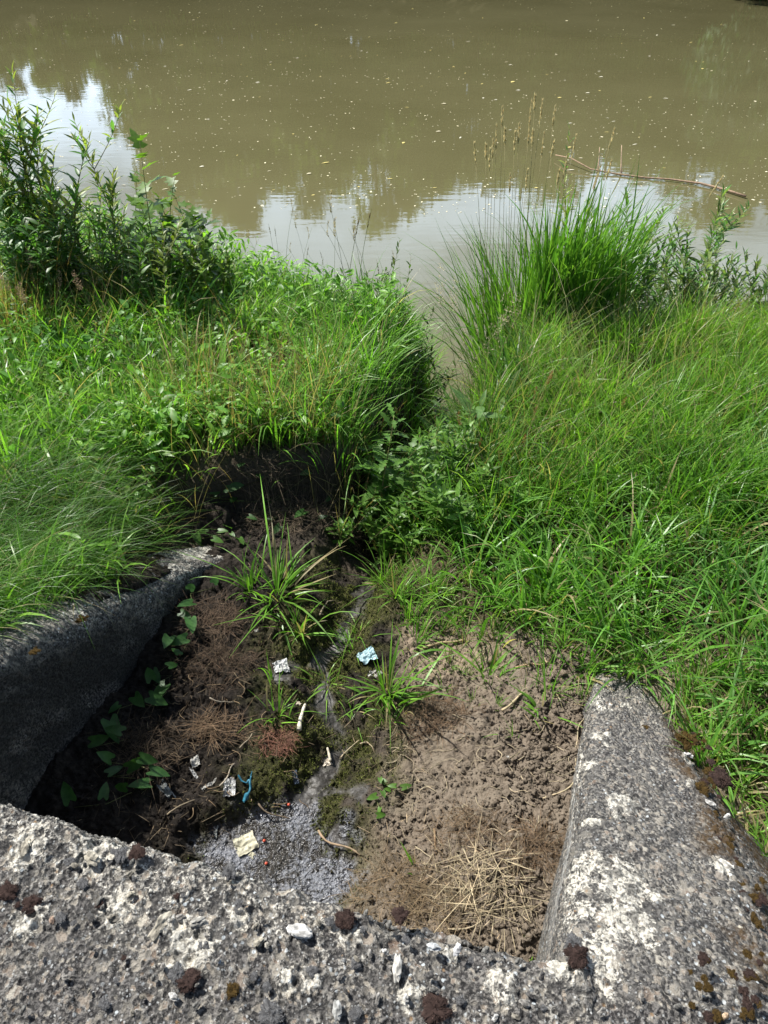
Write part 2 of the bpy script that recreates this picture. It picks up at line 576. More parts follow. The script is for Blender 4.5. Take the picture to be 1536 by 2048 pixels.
def leaf_mat(name, trans=0.42, rough=0.42, spec=0.35, warm=(1.05, 1.2, 0.5), mottle=40.0):
    M = Mat(name)
    c = M.attr('tint')
    c = M.mix(M.ramp(M.noise(mottle, 2), 0.35, 0.7), M.mix(1.0, c, (0.72, 0.76, 0.72), 'MULTIPLY'), M.mix(1.0, c, (1.2, 1.15, 1.1), 'MULTIPLY'))
    M.set(Base_Color=c, Roughness=rough, Specular_IOR_Level=spec)
    tr = M.n('ShaderNodeBsdfTranslucent')
    M.l(M.mix(1.0, c, warm, 'MULTIPLY'), tr.inputs['Color'])
    mx = M.n('ShaderNodeMixShader'); mx.inputs[0].default_value = trans
    M.l(M.b.outputs[0], mx.inputs[1]); M.l(tr.outputs[0], mx.inputs[2])
    M.l(mx.outputs[0], M.out.inputs['Surface'])
    return M.m

M_GRASS = leaf_mat('grass blade', trans=0.50, rough=0.38, spec=0.45, mottle=18)
M_LEAF = leaf_mat('broad leaf', trans=0.50, rough=0.42, spec=0.35)
M_TREE = leaf_mat('tree leaf', trans=0.35, rough=0.6, spec=0.2, mottle=1.5)
M_HEAD = leaf_mat('seed head', trans=0.45, rough=0.7, spec=0.15, warm=(1.0, 1, .85), mottle=60)
M_STRAW = leaf_mat('dry straw', trans=0.12, rough=0.7, spec=0.15, warm=(1, 0.9, 0.7), mottle=60)

def plain_mat(name, col, rough=0.7, scale=60.0, var=0.35, bump=0.25, dist=0.002, spec=0.3):
    M = Mat(name)
    n = M.noise(scale, 5)
    c = M.mix(M.ramp(n, 0.3, 0.72), tuple(q * (1 - var) for q in col), tuple(min(1, q * (1 + var * 0.6)) for q in col))
    M.set(Base_Color=c, Roughness=rough, Specular_IOR_Level=spec, Normal=M.bump(n, bump, dist))
    return M.m

def tint_mat(name, rough=0.8, scale=90.0, bump=0.4, dist=0.002, spec=0.2):
    M = Mat(name)
    n = M.noise(scale, 5)
    c = M.attr('tint')
    c = M.mix(M.ramp(n, 0.3, 0.7), M.mix(1.0, c, (0.6, 0.6, 0.6), 'MULTIPLY'), M.mix(1.0, c, (1.25, 1.25, 1.25), 'MULTIPLY'))
    M.set(Base_Color=c, Roughness=rough, Specular_IOR_Level=spec, Normal=M.bump(n, bump, dist))
    return M.m

M_STONE = tint_mat('weathered stone', rough=0.85, scale=120, bump=0.5)
M_MOSS = tint_mat('moss', rough=0.95, scale=300, bump=0.6, spec=0.1)
M_BARK = tint_mat('bark', rough=0.85, scale=30, bump=0.6, dist=0.01)
M_STEM = tint_mat('stem', rough=0.6, scale=80, bump=0.2)

def soil_material():
    M = Mat('soil')
    wet = M.attr('mask', 'Red'); moss = M.attr('mask', 'Green'); dark = M.attr('mask', 'Blue')
    veg = M.attr('mask2', 'Red'); sand = M.attr('mask2', 'Green')
    n1, n2, n3 = M.noise(9, 5), M.noise(70, 6, 0.65), M.noise(260, 4, 0.7)
    dry = M.mix(M.ramp(n2, 0.3, 0.7), (0.080, 0.063, 0.047), (0.235, 0.19, 0.143))
    dry = M.mix(M.ramp(n1, 0.35, 0.7), dry, (0.175, 0.145, 0.11))
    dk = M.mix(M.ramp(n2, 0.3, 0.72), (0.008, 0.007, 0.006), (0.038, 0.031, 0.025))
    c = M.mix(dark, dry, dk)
    ms = M.mix(M.ramp(n2, 0.35, 0.65), (0.022, 0.026, 0.008), (0.085, 0.085, 0.026))
    c = M.mix(M.math('MULTIPLY', moss, M.ramp(n3, 0.3, 0.55)), c, ms)
    c = M.mix(sand, c, M.mix(n2, (0.20, 0.155, 0.11), (0.27, 0.215, 0.155)))
    vg = M.mix(M.ramp(n2, 0.35, 0.7), (0.03, 0.026, 0.014), (0.10, 0.085, 0.045))
    c = M.mix(veg, c, vg)
    mud = M.mix(M.ramp(n2, 0.35, 0.7), (0.018, 0.016, 0.013), (0.05, 0.045, 0.038))
    c = M.mix(wet, c, mud)
    film = M.math('MULTIPLY', M.attr('mask2', 'Blue'), M.ramp(M.math('ADD', M.math('MULTIPLY', n1, 0.5), M.math('MULTIPLY', n2, 0.5)), 0.46, 0.57))
    c = M.mix(M.math('MULTIPLY', film, 0.85), c, M.mix(n2, (0.07, 0.075, 0.085), (0.24, 0.25, 0.28)))
    rough = M.n('ShaderNodeMapRange')
    M.l(wet, rough.inputs[0]); rough.inputs[3].default_value = 0.95; rough.inputs[4].default_value = 0.24
    r2 = M.math('ADD', rough.outputs[0], M.math('MULTIPLY', M.math('SUBTRACT', n1, 0.5), 0.25))
    vd = M.voro(75).outputs['Distance']; vd2 = M.voro(170).outputs['Distance']
    dryf = M.math('SUBTRACT', 1.0, M.math('MULTIPLY', wet, 0.85))
    nn = M.bump(M.math('MULTIPLY', n2, dryf), 0.9, 0.014)
    nn = M.bump(M.math('MULTIPLY', n3, dryf), 0.7, 0.004, nn)
    wv = M.math('MULTIPLY', M.attr('mask2', 'Blue'), M.math('ADD', vd, M.math('MULTIPLY', vd2, 0.5)))
    nn = M.bump(wv, 1.0, 0.011, nn)
    sp = M.n('ShaderNodeMapRange')
    M.l(wet, sp.inputs[0]); sp.inputs[3].default_value = 0.12; sp.inputs[4].default_value = 0.22
    M.set(Base_Color=c, Roughness=M.math('ADD', r2, M.math('MULTIPLY', M.math('SUBTRACT', wet, M.attr('mask2', 'Blue')), 0.22)), Normal=nn, Specular_IOR_Level=M.math('ADD', sp.outputs[0], M.math('MULTIPLY', M.attr('mask2', 'Blue'), 0.45)))
    return M.m
M_SOIL = soil_material()

def concrete_material(face_tone=1.0):
    M = Mat('old concrete')
    pid = M.attr('peb', 'Red'); pmask = M.attr('peb', 'Green'); worn = M.attr('peb', 'Blue')
    film = M.attr('peb2', 'Red'); streak = M.attr('peb2', 'Green'); brown = M.attr('peb2', 'Blue')
    lich = M.attr('peb3', 'Red')
    n1, n2, n3, n4 = M.noise(7, 5, 0.6), M.noise(48, 6, 0.65), M.noise(330, 3, 0.7), M.noise(135, 4, 0.6)
    mat_ = M.mix(M.ramp(n4, 0.44, 0.57), (0.04, 0.039, 0.037), (0.36, 0.34, 0.295))
    pr = M.n('ShaderNodeValToRGB')
    e = pr.color_ramp.elements
    e[0].position, e[0].color = 0.0, (0.030, 0.029, 0.029, 1)
    e[1].position, e[1].color = 1.0, (0.46, 0.43, 0.36, 1)
    for p, c in ((0.40, (0.06, 0.058, 0.055, 1)), (0.58, (0.13, 0.125, 0.115, 1)), (0.75, (0.24, 0.22, 0.185, 1)), (0.86, (0.34, 0.31, 0.26, 1)), (0.92, (0.17, 0.12, 0.09, 1))):
        x = e.new(p); x.color = c
    M.l(pid, pr.inputs['Fac'])
    pcol = M.mix(M.ramp(n3, 0.3, 0.7), M.mix(1.0, pr.outputs['Color'], (0.55, 0.55, 0.55), 'MULTIPLY'), pr.outputs['Color'])
    c = M.mix(M.math('MULTIPLY', pmask, 0.9), mat_, pcol)
    cf = M.math('ADD', M.math('MULTIPLY', n1, 0.40), M.math('ADD', M.math('MULTIPLY', n2, 0.30), M.math('MULTIPLY', n4, 0.30)))
    crust_shade = M.math('MAXIMUM', M.math('MULTIPLY', M.ramp(cf, 0.425, 0.51), film), M.attr('peb3', 'Green'))  # left wall face gets extra blackening: real crust plus painted shade
    lightpeb = M.math('MULTIPLY', pmask, M.ramp(pid, 0.60, 0.78))
    crust_shade = M.math('MULTIPLY', crust_shade, M.math('SUBTRACT', 1.0, M.math('MULTIPLY', M.math('MULTIPLY', lightpeb, lich), 0.8)))
    c = M.mix(M.math('MULTIPLY', crust_shade, 0.88), c, M.mix(M.ramp(n4, 0.44, 0.60), (0.014, 0.0135, 0.014), (0.13, 0.123, 0.116)))
    w0 = M.math('MULTIPLY', worn, 0.55)
    w1 = M.math('ADD', w0, M.math('MULTIPLY', M.math('SUBTRACT', n2, 0.5), 1.1))
    w1 = M.math('ADD', w1, M.math('MULTIPLY', M.math('SUBTRACT', n4, 0.5), 1.0))
    wm = M.math('MULTIPLY', M.ramp(w1, 0.34, 0.50), M.ramp(worn, 0.02, 0.2))
    dk = M.math('MULTIPLY', pmask, M.ramp(pid, 0.55, 0.35))
    wm = M.math('MULTIPLY', wm, M.math('SUBTRACT', 1.0, M.math('MULTIPLY', dk, 0.75)))
    c = M.mix(M.math('MULTIPLY', wm, 0.92), c, M.mix(M.ramp(n4, 0.33, 0.66), (0.24, 0.225, 0.19), (0.58, 0.555, 0.485)))
    v = M.voro(78)
    spot = M.math('MULTIPLY', M.ramp(M.math('ADD', v.outputs['Distance'], M.math('MULTIPLY', M.math('SUBTRACT', n3, 0.5), 0.35)), 0.36, 0.26), M.math('MULTIPLY', M.ramp(M.attr_sep(v.outputs['Color']), 0.82, 0.88), M.ramp(M.noise(5, 3), 0.42, 0.58)))
    c = M.mix(M.math('MULTIPLY', M.math('MULTIPLY', spot, lich), 0.8), c, M.mix(n3, (0.36, 0.40, 0.42), (0.58, 0.62, 0.63)))
    v2 = M.voro(150)
    spot2 = M.math('MULTIPLY', M.ramp(M.math('ADD', v2.outputs['Distance'], M.math('MULTIPLY', M.math('SUBTRACT', n3, 0.5), 0.5)), 0.42, 0.26), M.math('MULTIPLY', M.ramp(M.attr_sep(v2.outputs['Color']), 0.62, 0.80), M.ramp(n2, 0.40, 0.60)))
    c = M.mix(M.math('MULTIPLY', M.math('MULTIPLY', spot2, lich), 0.7), c, (0.42, 0.43, 0.42))
    v3 = M.voro(60)
    spot3 = M.math('MULTIPLY', M.ramp(v3.outputs['Distance'], 0.3, 0.15), M.ramp(M.attr_sep(v3.outputs['Color']), 0.93, 0.96))
    c = M.mix(M.math('MULTIPLY', M.math('MULTIPLY', spot3, lich), 0.5), c, (0.30, 0.18, 0.08))
    c = M.mix(M.math('MULTIPLY', streak, M.ramp(n2, 0.35, 0.6)), c, (0.50, 0.50, 0.48))
    c = M.mix(M.attr('peb3', 'Blue'), c, M.mix(n4, (0.010, 0.010, 0.010), (0.035, 0.034, 0.031)))  # left wall face only: dark crust deepened by shade painted into its colour
    c = M.mix(M.math('MULTIPLY', brown, M.ramp(n2, 0.38, 0.55)), c, M.mix(n3, (0.025, 0.015, 0.008), (0.085, 0.052, 0.02)))
    nn = M.bump(n2, 0.8, 0.008)
    nn = M.bump(n4, 1.0, 0.007, nn)
    M.set(Base_Color=c, Roughness=0.92, Specular_IOR_Level=0.2, Normal=nn)
    return M.m
def _attr_sep(self, sock):
    sp = self.n('ShaderNodeSeparateColor'); self.l(sock, sp.inputs[0]); return sp.outputs['Red']
Mat.attr_sep = _attr_sep
M_CONC = concrete_material()

def water_material():
    M = Mat('river water')
    n1 = M.noise(0.35, 3); n2 = M.noise(3.0, 3, 0.5); n3 = M.noise(0.9, 2)
    c = M.mix(M.ramp(n1, 0.3, 0.7), (0.088, 0.082, 0.038), (0.105, 0.098, 0.047))
    mp = M.n('ShaderNodeMapping'); mp.inputs['Scale'].default_value = (0.7, 2.2, 1)
    M.l(M.coord(), mp.inputs['Vector'])
    w = M.noise(2.4, 3, 0.5, mp.outputs[0])
    nn = M.bump(n3, 0.05, 0.03)
    nn = M.bump(w, 0.06, 0.02, nn)
    M.set(Base_Color=c, Roughness=0.03, IOR=1.33, Normal=nn, Specular_IOR_Level=0.5)
    return M.m
M_WATER = water_material()

# ------------------------------------------------------------------ ground, river
def graded(segs):
    out = []
    for a, b, step in segs:
        n = max(1, int(round((b - a) / step)))
        out.append(np.linspace(a, b, n, endpoint=False))
    out.append([segs[-1][1]])
    return np.concatenate(out)

def grid_faces(nx, ny):
    i = np.arange(ny - 1)[:, None] * nx + np.arange(nx - 1)[None]
    return np.stack([i, i + 1, i + nx + 1, i + nx], -1).reshape(-1, 4)

def veg_cover(x, y):
    """how much of the ground is overgrown"""
    u, v = to_uv(x, y)
    lb = ss(0.0, 0.2, left_bank(x, y))
    n = fbm(x * 3, y * 3, 70, 4)
    gx = np.interp(y, [g[1] for g in GULLY], [g[0] for g in GULLY])
    rb = ss(1.98, 2.30, v + 0.25 * n) * ss(0.0, 0.3, x - gx) * ss(2.0, 2.3, y + 0.3 * n + 0.5 * np.maximum(x, 0))
    rb = np.maximum(rb, ss(-0.02, 0.16, u - np.interp(v, [0.5, 0.9, 1.25, 1.6, 1.9], [0.98, 0.86, 0.70, 0.56, 0.44]) + n * 0.10) * ss(0.2, 0.5, v))
    gl = ss(0.35, 0.15, polydist(x, y, GULLY)) * ss(2.4, 2.9, y)
    return np.maximum(np.maximum(lb, rb), gl)

def build_ground():
    xs = graded([(-400, -60, 20), (-60, -8, 2), (-8, -2.2, 0.08), (-2.2, -1.45, 0.03), (-1.45, 1.3, 0.0065), (1.3, 2.4, 0.03), (2.4, 8, 0.08), (8, 60, 2), (60, 400, 20)])
    ys = graded([(-300, -20, 20), (-20, -3, 1), (-3, 0.5, 0.08), (0.5, 2.75, 0.0065), (2.75, 3.6, 0.02), (3.6, 8, 0.06), (8, 36, 1.5), (36, 44, 0.4), (44, 80, 3), (80, 500, 25)])
    X, Y = np.meshgrid(xs, ys)
    x, y = X.ravel(), Y.ravel()
    z = height(x, y)
    near = (np.abs(x) < 9) & (y < 9) & (y > -4)
    def m(f):
        r = np.zeros(len(x)); r[near] = f(x[near], y[near]); return r
    wet, moss, dark = m(wetness), m(mossiness), m(humus)
    veg = np.ones(len(x)); veg[near] = veg_cover(x[near], y[near])
    sp = at(905, 1275, -0.74)
    pud = m(lambda a, b: ss(1.15, 0.8, np.hypot((a - PUD[0]) / 0.26, (b - PUD[1]) / 0.22) + 0.5 * fbm(a * 16, b * 16, 83, 4)))
    pud = np.maximum(pud, 0.10 * wet)
    sand = m(lambda a, b: ss(0.26, 0.1, np.hypot((a - sp[0]) / 1.2, (b - sp[1])) + 0.08 * fbm(a * 9, b * 9, 81, 3)))
    sidebank = m(lambda a, b: ss(0.50, 0.10, np.abs(left_bank(a, b) + 0.12)) * ss(2.3, 2.5, b))  # dark soil of the bank cut, its colour deepened to stand for overhang shade
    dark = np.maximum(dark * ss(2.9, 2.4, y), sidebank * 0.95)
    veg = veg * (1 - sidebank)
    o = mesh_obj('ground', np.stack([x, y, z], 1), grid_faces(len(xs), len(ys)), M_SOIL,
                 attrs={'mask': np.stack([wet, moss, dark], 1), 'mask2': np.stack([veg, sand, pud], 1)})
    tag(o, kind='structure')
build_ground()

xs = np.linspace(-250, 250, 41); ys = np.concatenate([np.linspace(3.6, 12, 12), np.linspace(13, 43, 20)])
X, Y = np.meshgrid(xs, ys)
o = mesh_obj('river_water', np.stack([X.ravel(), Y.ravel(), np.full(X.size, WATER_Z)], 1), grid_faces(len(xs), len(ys)), M_WATER)
tag(o, kind='structure')

# ------------------------------------------------------------------ concrete walls
def surface_mesh(name, P, disp, attrs):
    """P (ny,nx,3) base surface; displaced along its normal"""
    du = np.gradient(P, axis=1); dv = np.gradient(P, axis=0)
    n = np.cross(du, dv); n /= np.maximum(np.linalg.norm(n, axis=2, keepdims=True), 1e-9)
    V = P + n * disp[..., None]
    ny, nx = P.shape[:2]
    return mesh_obj(name, V.reshape(-1, 3), grid_faces(nx, ny), M_CONC, attrs={k: a.reshape(-1, 3) for k, a in attrs.items()})

def aggregate(s, q, worn, seed, amp=1.0):
    """pebbly relief in surface coordinates (metres): height, pebble id, pebble mask"""
    wx = s + 0.006 * fbm(s * 40, q * 40, seed + 5, 2); wy = q + 0.006 * fbm(s * 40, q * 40, seed + 6, 2)
    d1, r1 = worley(wx / 0.027, wy / 0.027, seed)
    d2, r2 = worley(wx / 0.0135, wy / 0.0135, seed + 1)
    d3, r3 = worley(wx / 0.009, wy / 0.009, seed + 2)
    k1 = np.where(r1 > 0.45, 0.30 + 0.28 * r1, 0.0)
    k2 = np.where(r2 > 0.25, 0.28 + 0.30 * r2, 0.0)
    e1 = np.sqrt(np.clip(1 - (d1 / np.maximum(k1, 1e-3)) ** 2, 0, 1)) * (k1 > 0)
    e2 = np.sqrt(np.clip(1 - (d2 / np.maximum(k2, 1e-3)) ** 2, 0, 1)) * (k2 > 0)
    e3 = np.sqrt(np.clip(1 - (d3 / 0.5) ** 2, 0, 1)) * (r3 > 0.3)
    h1, h2, h3 = e1 * 0.0070 * (0.5 + worn), e2 * 0.0048, e3 * 0.0022
    h = np.maximum(np.maximum(h1, h2), h3)
    pid = np.where((h1 >= h2) & (h1 > 0), (r1 * 7.13) % 1, np.where(h2 >= h3, (r2 * 5.71) % 1, (r3 * 3.17) % 1))
    pm = ss(0.0005, 0.002, h)
    base = fbm(s * 3, q * 3, seed + 9, 3) * 0.010 + fbm(s * 16, q * 16, seed + 10, 4) * 0.007 + fbm(s * 90, q * 90, seed + 11, 3) * 0.0018
    return amp * (h + base), pid, pm

def blobs(x, y, lst, where):
    w = np.zeros(np.shape(x))
    for px, py, r in lst:
        p = where(px, py)
        w = np.maximum(w, ss(r * 1.25, r * 0.5, np.hypot(x - p[0], (y - p[1])) + r * 0.55 * fbm(x * 14, y * 14, int(px) % 50, 4)))
    return w

def profile(points, res):
    """points: list of (across, z); resampled polyline with rounded corners -> arrays and arc length"""
    pts = np.array(points, float)
    for _ in range(3):      # Chaikin
        a = pts[:-1] * 0.75 + pts[1:] * 0.25; b = pts[:-1] * 0.25 + pts[1:] * 0.75
        pts = np.concatenate([pts[:1], np.stack([a, b], 1).reshape(-1, 2), pts[-1:]])
    L = np.concatenate([[0], np.cumsum(np.hypot(*np.diff(pts, axis=0).T))])
    q = graded(res if isinstance(res, list) else [(0, L[-1], res)])
    q = q[q <= L[-1]]
    return np.interp(q, L, pts[:, 0]), np.interp(q, L, pts[:, 1]), q

def build_headwall():
    b, z, q = profile([(0.015, -1.05), (0.005, -0.6), (0.0, -0.06), (-0.012, -0.006), (-0.06, 0.0), (-0.5, 0.0), (-0.95, -0.01), (-1.0, -0.03), (-1.0, -0.4)],
                      [(0, 0.85, 0.03), (0.85, 1.50, 0.0030), (1.50, 3.0, 0.03)])
    s = graded([(-2.2, -0.25, 0.03), (-0.25, 1.85, 0.0030), (1.85, 3.2, 0.03)])
    S, Q = np.meshgrid(s, q)
    B = np.repeat(b[:, None], len(s), 1); Z = np.repeat(z[:, None], len(s), 1)
    # the broken front edge
    edge = 0.018 * fbm(S * 5, 0 * S, 33, 4) + 0.010 * fbm(S * 22, 0 * S + 4, 34, 3)
    frac = np.clip(1 + B / 0.35, 0, 1)
    B = B + edge * frac
    chip = ss(-0.16, 0.0, B) * ss(0.15, 0.75, fbm(S * 6, B * 4, 35, 3) + 0.35)
    Z = Z - 0.03 * chip * (Z > -0.05)
    X = HA[0] + S * HE1[0] + B * HE2[0]; Y = HA[1] + S * HE1[1] + B * HE2[1]
    band = ss(-0.16, -0.06, B + 0.03 + 0.05 * fbm(S * 7, B * 7, 36, 3)) * ss(1.2, 0.75, S)
    worn = 0.52 * band
    worn = np.maximum(worn, blobs(X, Y, [(240, 1810, .05), (370, 1890, .065), (580, 1960, .035), (480, 1835, .03), (60, 1690, .06), (180, 1700, .05), (820, 1990, .04), (905, 1900, .03),
                                         (620, 1955, .03), (1010, 1985, .03), (700, 1880, .04), (1120, 1930, .035), (1000, 1960, .03), (50, 1840, .04)], on_cap))
    d, pid, pm = aggregate(S, Q, worn * 1.0, 100)
    d = d - 0.006 * worn
    film = 0.95 - 0.75 * worn
    under = (Z < -0.07)
    zero = np.zeros_like(S)
    o = surface_mesh('concrete_headwall', np.stack([X, Y, Z], -1), d * 1.35,
                     {'peb': np.stack([pid, pm, worn * (1 - under)], -1), 'peb2': np.stack([film, zero, zero], -1), 'peb3': np.stack([1 + zero, zero, zero], -1)})
    tag(o, 'weathered pebbly concrete headwall top across the bottom, pocked with lichen and pale broken patches', 'concrete wall')
    return o
build_headwall()

def build_wing(name, side, label, worn_list, where, brown_fn=None, streak=0.0):
    """side +1: right wall (inner face at u = 0.14), -1: left wall (inner face at u = -1.55)"""
    vs = graded([(0.40, 2.30, 0.0035 if side > 0 else 0.006), (2.30, 2.45, 0.01)])
    if side > 0: pts = [(0.0, -1.0), (-0.005, -0.5), (0.004, -0.10), (0.012, -0.035), (0.045, -0.003), (0.12, 0.0), (0.34, -0.004), (0.405, -0.012), (0.445, -0.04), (0.56, -0.12), (0.68, -0.21), (0.77, -0.34), (0.80, -0.7)]
    else: pts = [(0.0, -1.0), (-0.005, -0.55), (0.003, -0.14), (0.02, -0.04), (0.07, 0.0), (0.26, 0.0), (0.33, -0.03), (0.37, -0.12), (0.38, -0.6)]
    w, z, q = profile(pts, [(0, 0.55, 0.012), (0.55, 1.50, 0.0035 if side > 0 else 0.006), (1.50, 3.0, 0.02)])
    Vv, Q = np.meshgrid(vs, q)
    Wd = np.repeat(w[:, None], len(vs), 1); Z0 = np.repeat(z[:, None], len(vs), 1)
    topz = -np.maximum(Vv - 0.62, 0) * 0.525
    topz = -np.logaddexp(0, (Vv - 0.64) * 18) / 18 * 0.525
    wob = 0.02 * fbm(Vv * 2.5, Q * 1.5, 44 + side, 3)
    endt = ss(2.45, 2.15, Vv) if side > 0 else ss(2.47, 2.33, Vv)
    Wn = Wd * (1 - (0.42 if side > 0 else 0.1) * ss(0.9, 1.95, Vv)) * (0.55 + 0.45 * endt)
    U = (0.142 + Wn + (1 - endt) * 0.15) if side > 0 else (-1.55 - Wn + 0.13 * ss(1.85, 2.25, Vv))
    U = U + wob * 0.7
    Zf = topz + Z0 - (1 - endt) * 0.12 + wob * 0.6
    Zf = np.maximum(Zf, -1.35)
    X, Y = to_xy(U, Vv)
    worn = blobs(X, Y, worn_list, where)
    edge_w = ss(0.10, 0.03, np.abs(Wd - 0.06)) * ss(-0.25, -0.06, Z0) * ss(-0.1, 0.35, fbm(Vv * 9, Q * 9, 47, 3) + 0.12)
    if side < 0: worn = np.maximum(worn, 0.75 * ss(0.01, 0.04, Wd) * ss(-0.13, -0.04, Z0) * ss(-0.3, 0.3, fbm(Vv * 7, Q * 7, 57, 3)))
    if side > 0: worn = np.maximum(worn, edge_w * 0.85 * ss(2.0, 1.6, Vv))
    d, pid, pm = aggregate(Vv, Q, worn * 0.6, 200 + 50 * side, 1.15)
    facem = ss(-0.07, -0.2, Z0) * (Wd < 0.2)
    d = d * (1 - (0.7 if side > 0 else 0.25) * facem)
    film = (0.72 if side > 0 else 0.75) - 0.65 * worn
    if side > 0: film = film * (1 - 0.45 * ss(1.5, 1.9, Vv)) * (1 - 0.35 * facem)
    st = streak * facem * ss(-0.3, -0.12, Z0) * ss(0.0, 0.5, fbm(Vv * 3, Q * 40, 48, 3) + 0.25)
    br = brown_fn(Vv, Wd, Z0) if brown_fn is not None else 0 * Vv
    P = np.stack([X, Y, Zf], -1)
    if side > 0: P = P[::-1]; d, pid, pm, worn, film, st, br, Z0, Vv, Q = [k[::-1] for k in (d, pid, pm, worn, film, st, br, Z0, Vv, Q)]
    o = surface_mesh(name, P, d, {'peb': np.stack([pid, pm * (1 - 0.0 * pm), worn], -1), 'peb2': np.stack([film, st, br], -1), 'peb3': np.stack([0.8 * (ss(-0.2, -0.06, Z0) if side < 0 else 1) + 0 * st, (0.0 if side > 0 else 1.0) * ss(-0.05, -0.16, Z0)[::1] * (0.35 + 0.65 * ss(0.35, -0.1, fbm(Vv * 4, Q * 4, 58, 5))), (0.0 if side > 0 else 0.78) * ss(-0.02, -0.12, Z0) * ss(0.55, 0.1, fbm(Vv * 5, Q * 5, 59, 5))], -1)})  # last attribute also holds the left face darkening, crust with painted shade
    return tag(o, label, 'concrete wall')

RW_WORN = [(1200, 1480, .035), (1250, 1420, .03), (1235, 1610, .05), (1185, 1650, .03), (1240, 1770, .085), (1255, 1850, .06), (1440, 1735, .035), (1305, 1805, .02), (1170, 1820, .03),
           (1380, 1510, .025), (1385, 1570, .03), (1215, 1850, .03), (1430, 1690, .02), (1160, 1760, .03), (1180, 1530, .03)]
build_wing('concrete_wing_wall', 1, 'sunlit sloping concrete wing wall on the right with white chalky patches and moss', RW_WORN, on_right_wall,
           brown_fn=lambda V, W, Z: ss(0.30, 0.42, W + 0.12 * fbm(V * 6, W * 6, 49, 3)) * ss(0.72, 0.56, W) * ss(2.0, 1.7, V) * ss(-0.25, 0.12, fbm(V * 6, W * 9, 50, 4) + 0.14), streak=0.9)
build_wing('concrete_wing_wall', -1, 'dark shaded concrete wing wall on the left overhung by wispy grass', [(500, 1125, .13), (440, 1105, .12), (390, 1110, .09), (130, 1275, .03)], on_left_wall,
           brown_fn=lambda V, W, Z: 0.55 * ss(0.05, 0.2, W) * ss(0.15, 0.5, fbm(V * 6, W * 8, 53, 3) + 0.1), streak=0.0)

# ------------------------------------------------------------------ vegetation
G_LIVE, G_YEL, G_BLUE, G_DARK, STRAW = np.array([(.140, .315, .040), (.205, .390, .055), (.110, .260, .070), (.060, .150, .026), (.33, .275, .15)])

def mixc(a, b, t): return a + (b - a) * np.asarray(t)[..., None]

def zat(x, y): return height(np.asarray(x, float), np.asarray(y, float), fine=False)

def inlet_clear(x, y):
    return 1 - ss(0.46, 0.28, polydist(x, y, GULLY) + 0.05 * fbm(x * 4, y * 4, 25, 2)) * ss(4.0, 4.5, y)

def sward(name, label, cat, region, bbox, density, per, length, width, tint_fn, spread=0.05, lean=0.25, bend=1.0, flow=(0, 0), seg=5, straw=0.06, seed=1, mat=None):
    """grass that nobody could count: tussocks of blades over a region"""
    x0, x1, y0, y1 = bbox
    n = int((x1 - x0) * (y1 - y0) * density)
    cx, cy = rng.uniform(x0, x1, n), rng.uniform(y0, y1, n)
    keep = rng.random(n) < region(cx, cy) * inlet_clear(cx, cy)
    cx, cy = cx[keep], cy[keep]
    n = len(cx)
    size = np.exp(rng.normal(0, 0.22, n)) * (1 + 0.35 * fbm(cx * 1.7, cy * 1.7, seed, 3))
    k = rng.poisson(per, n)
    idx = np.repeat(np.arange(n), k); N = len(idx)
    r = np.abs(rng.normal(0, 1, N)) * spread; a = rng.uniform(0, 2 * PI, N)
    bx, by = cx[idx] + r * np.sin(a), cy[idx] + r * np.cos(a)
    taz = rng.uniform(0, 2 * PI, n)
    dx = np.sin(a) * 0.8 + flow[0] + 0.5 * np.sin(taz[idx]) + rng.normal(0, .35, N)
    dy = np.cos(a) * 0.8 + flow[1] + 0.5 * np.cos(taz[idx]) + rng.normal(0, .35, N)
    az = np.arctan2(dx, dy)
    L = np.minimum(length * size[idx] * np.exp(rng.normal(0, .25, N)), length * 1.7)
    W = width * np.exp(rng.normal(0, .22, N))
    ln = np.abs(rng.normal(lean, 0.16, N)) + r / spread * 0.08
    bd = np.abs(rng.normal(bend, 0.45 * bend, N))
    T = tint_fn(cx, cy)[idx] * np.exp(rng.normal(0, .16, N))[:, None]
    dry = rng.random(N) < straw
    T = np.where(dry[:, None], STRAW * np.exp(rng.normal(0, .25, N))[:, None], T)
    base = np.stack([bx, by, zat(bx, by) - 0.01], 1)
    V, F, TT = blades(base, L, W, az, ln, bd, seg, T)
    tip = np.clip((np.arange(seg + 1) / seg - 0.5) / 0.5, 0, 1)[None, :] * ((rng.random(N) < 0.2) * rng.uniform(.3, .9, N))[:, None]
    low = np.clip(1 - np.arange(seg + 1) / seg / 0.35, 0, 1)[None, :] * (rng.random(N) < 0.4)[:, None] * 0.7
    k4 = np.repeat(np.maximum(tip, low)[:, :, None], 2, 2).reshape(-1, 1)
    TT = TT + (STRAW * 0.9 - TT) * k4
    o = mesh_obj(name, V, F, mat or M_GRASS, attrs={'tint': TT})
    tag(o, label, cat, kind='stuff')
    return o

def tint_field(base, alt, seed, amt=1.0, freq=1.3):
    def f(x, y):
        t = np.clip(0.5 + amt * fbm(x * freq, y * freq, seed, 3) + rng.normal(0, .18, len(x)), 0, 1)
        return mixc(base, alt, t)
    return f

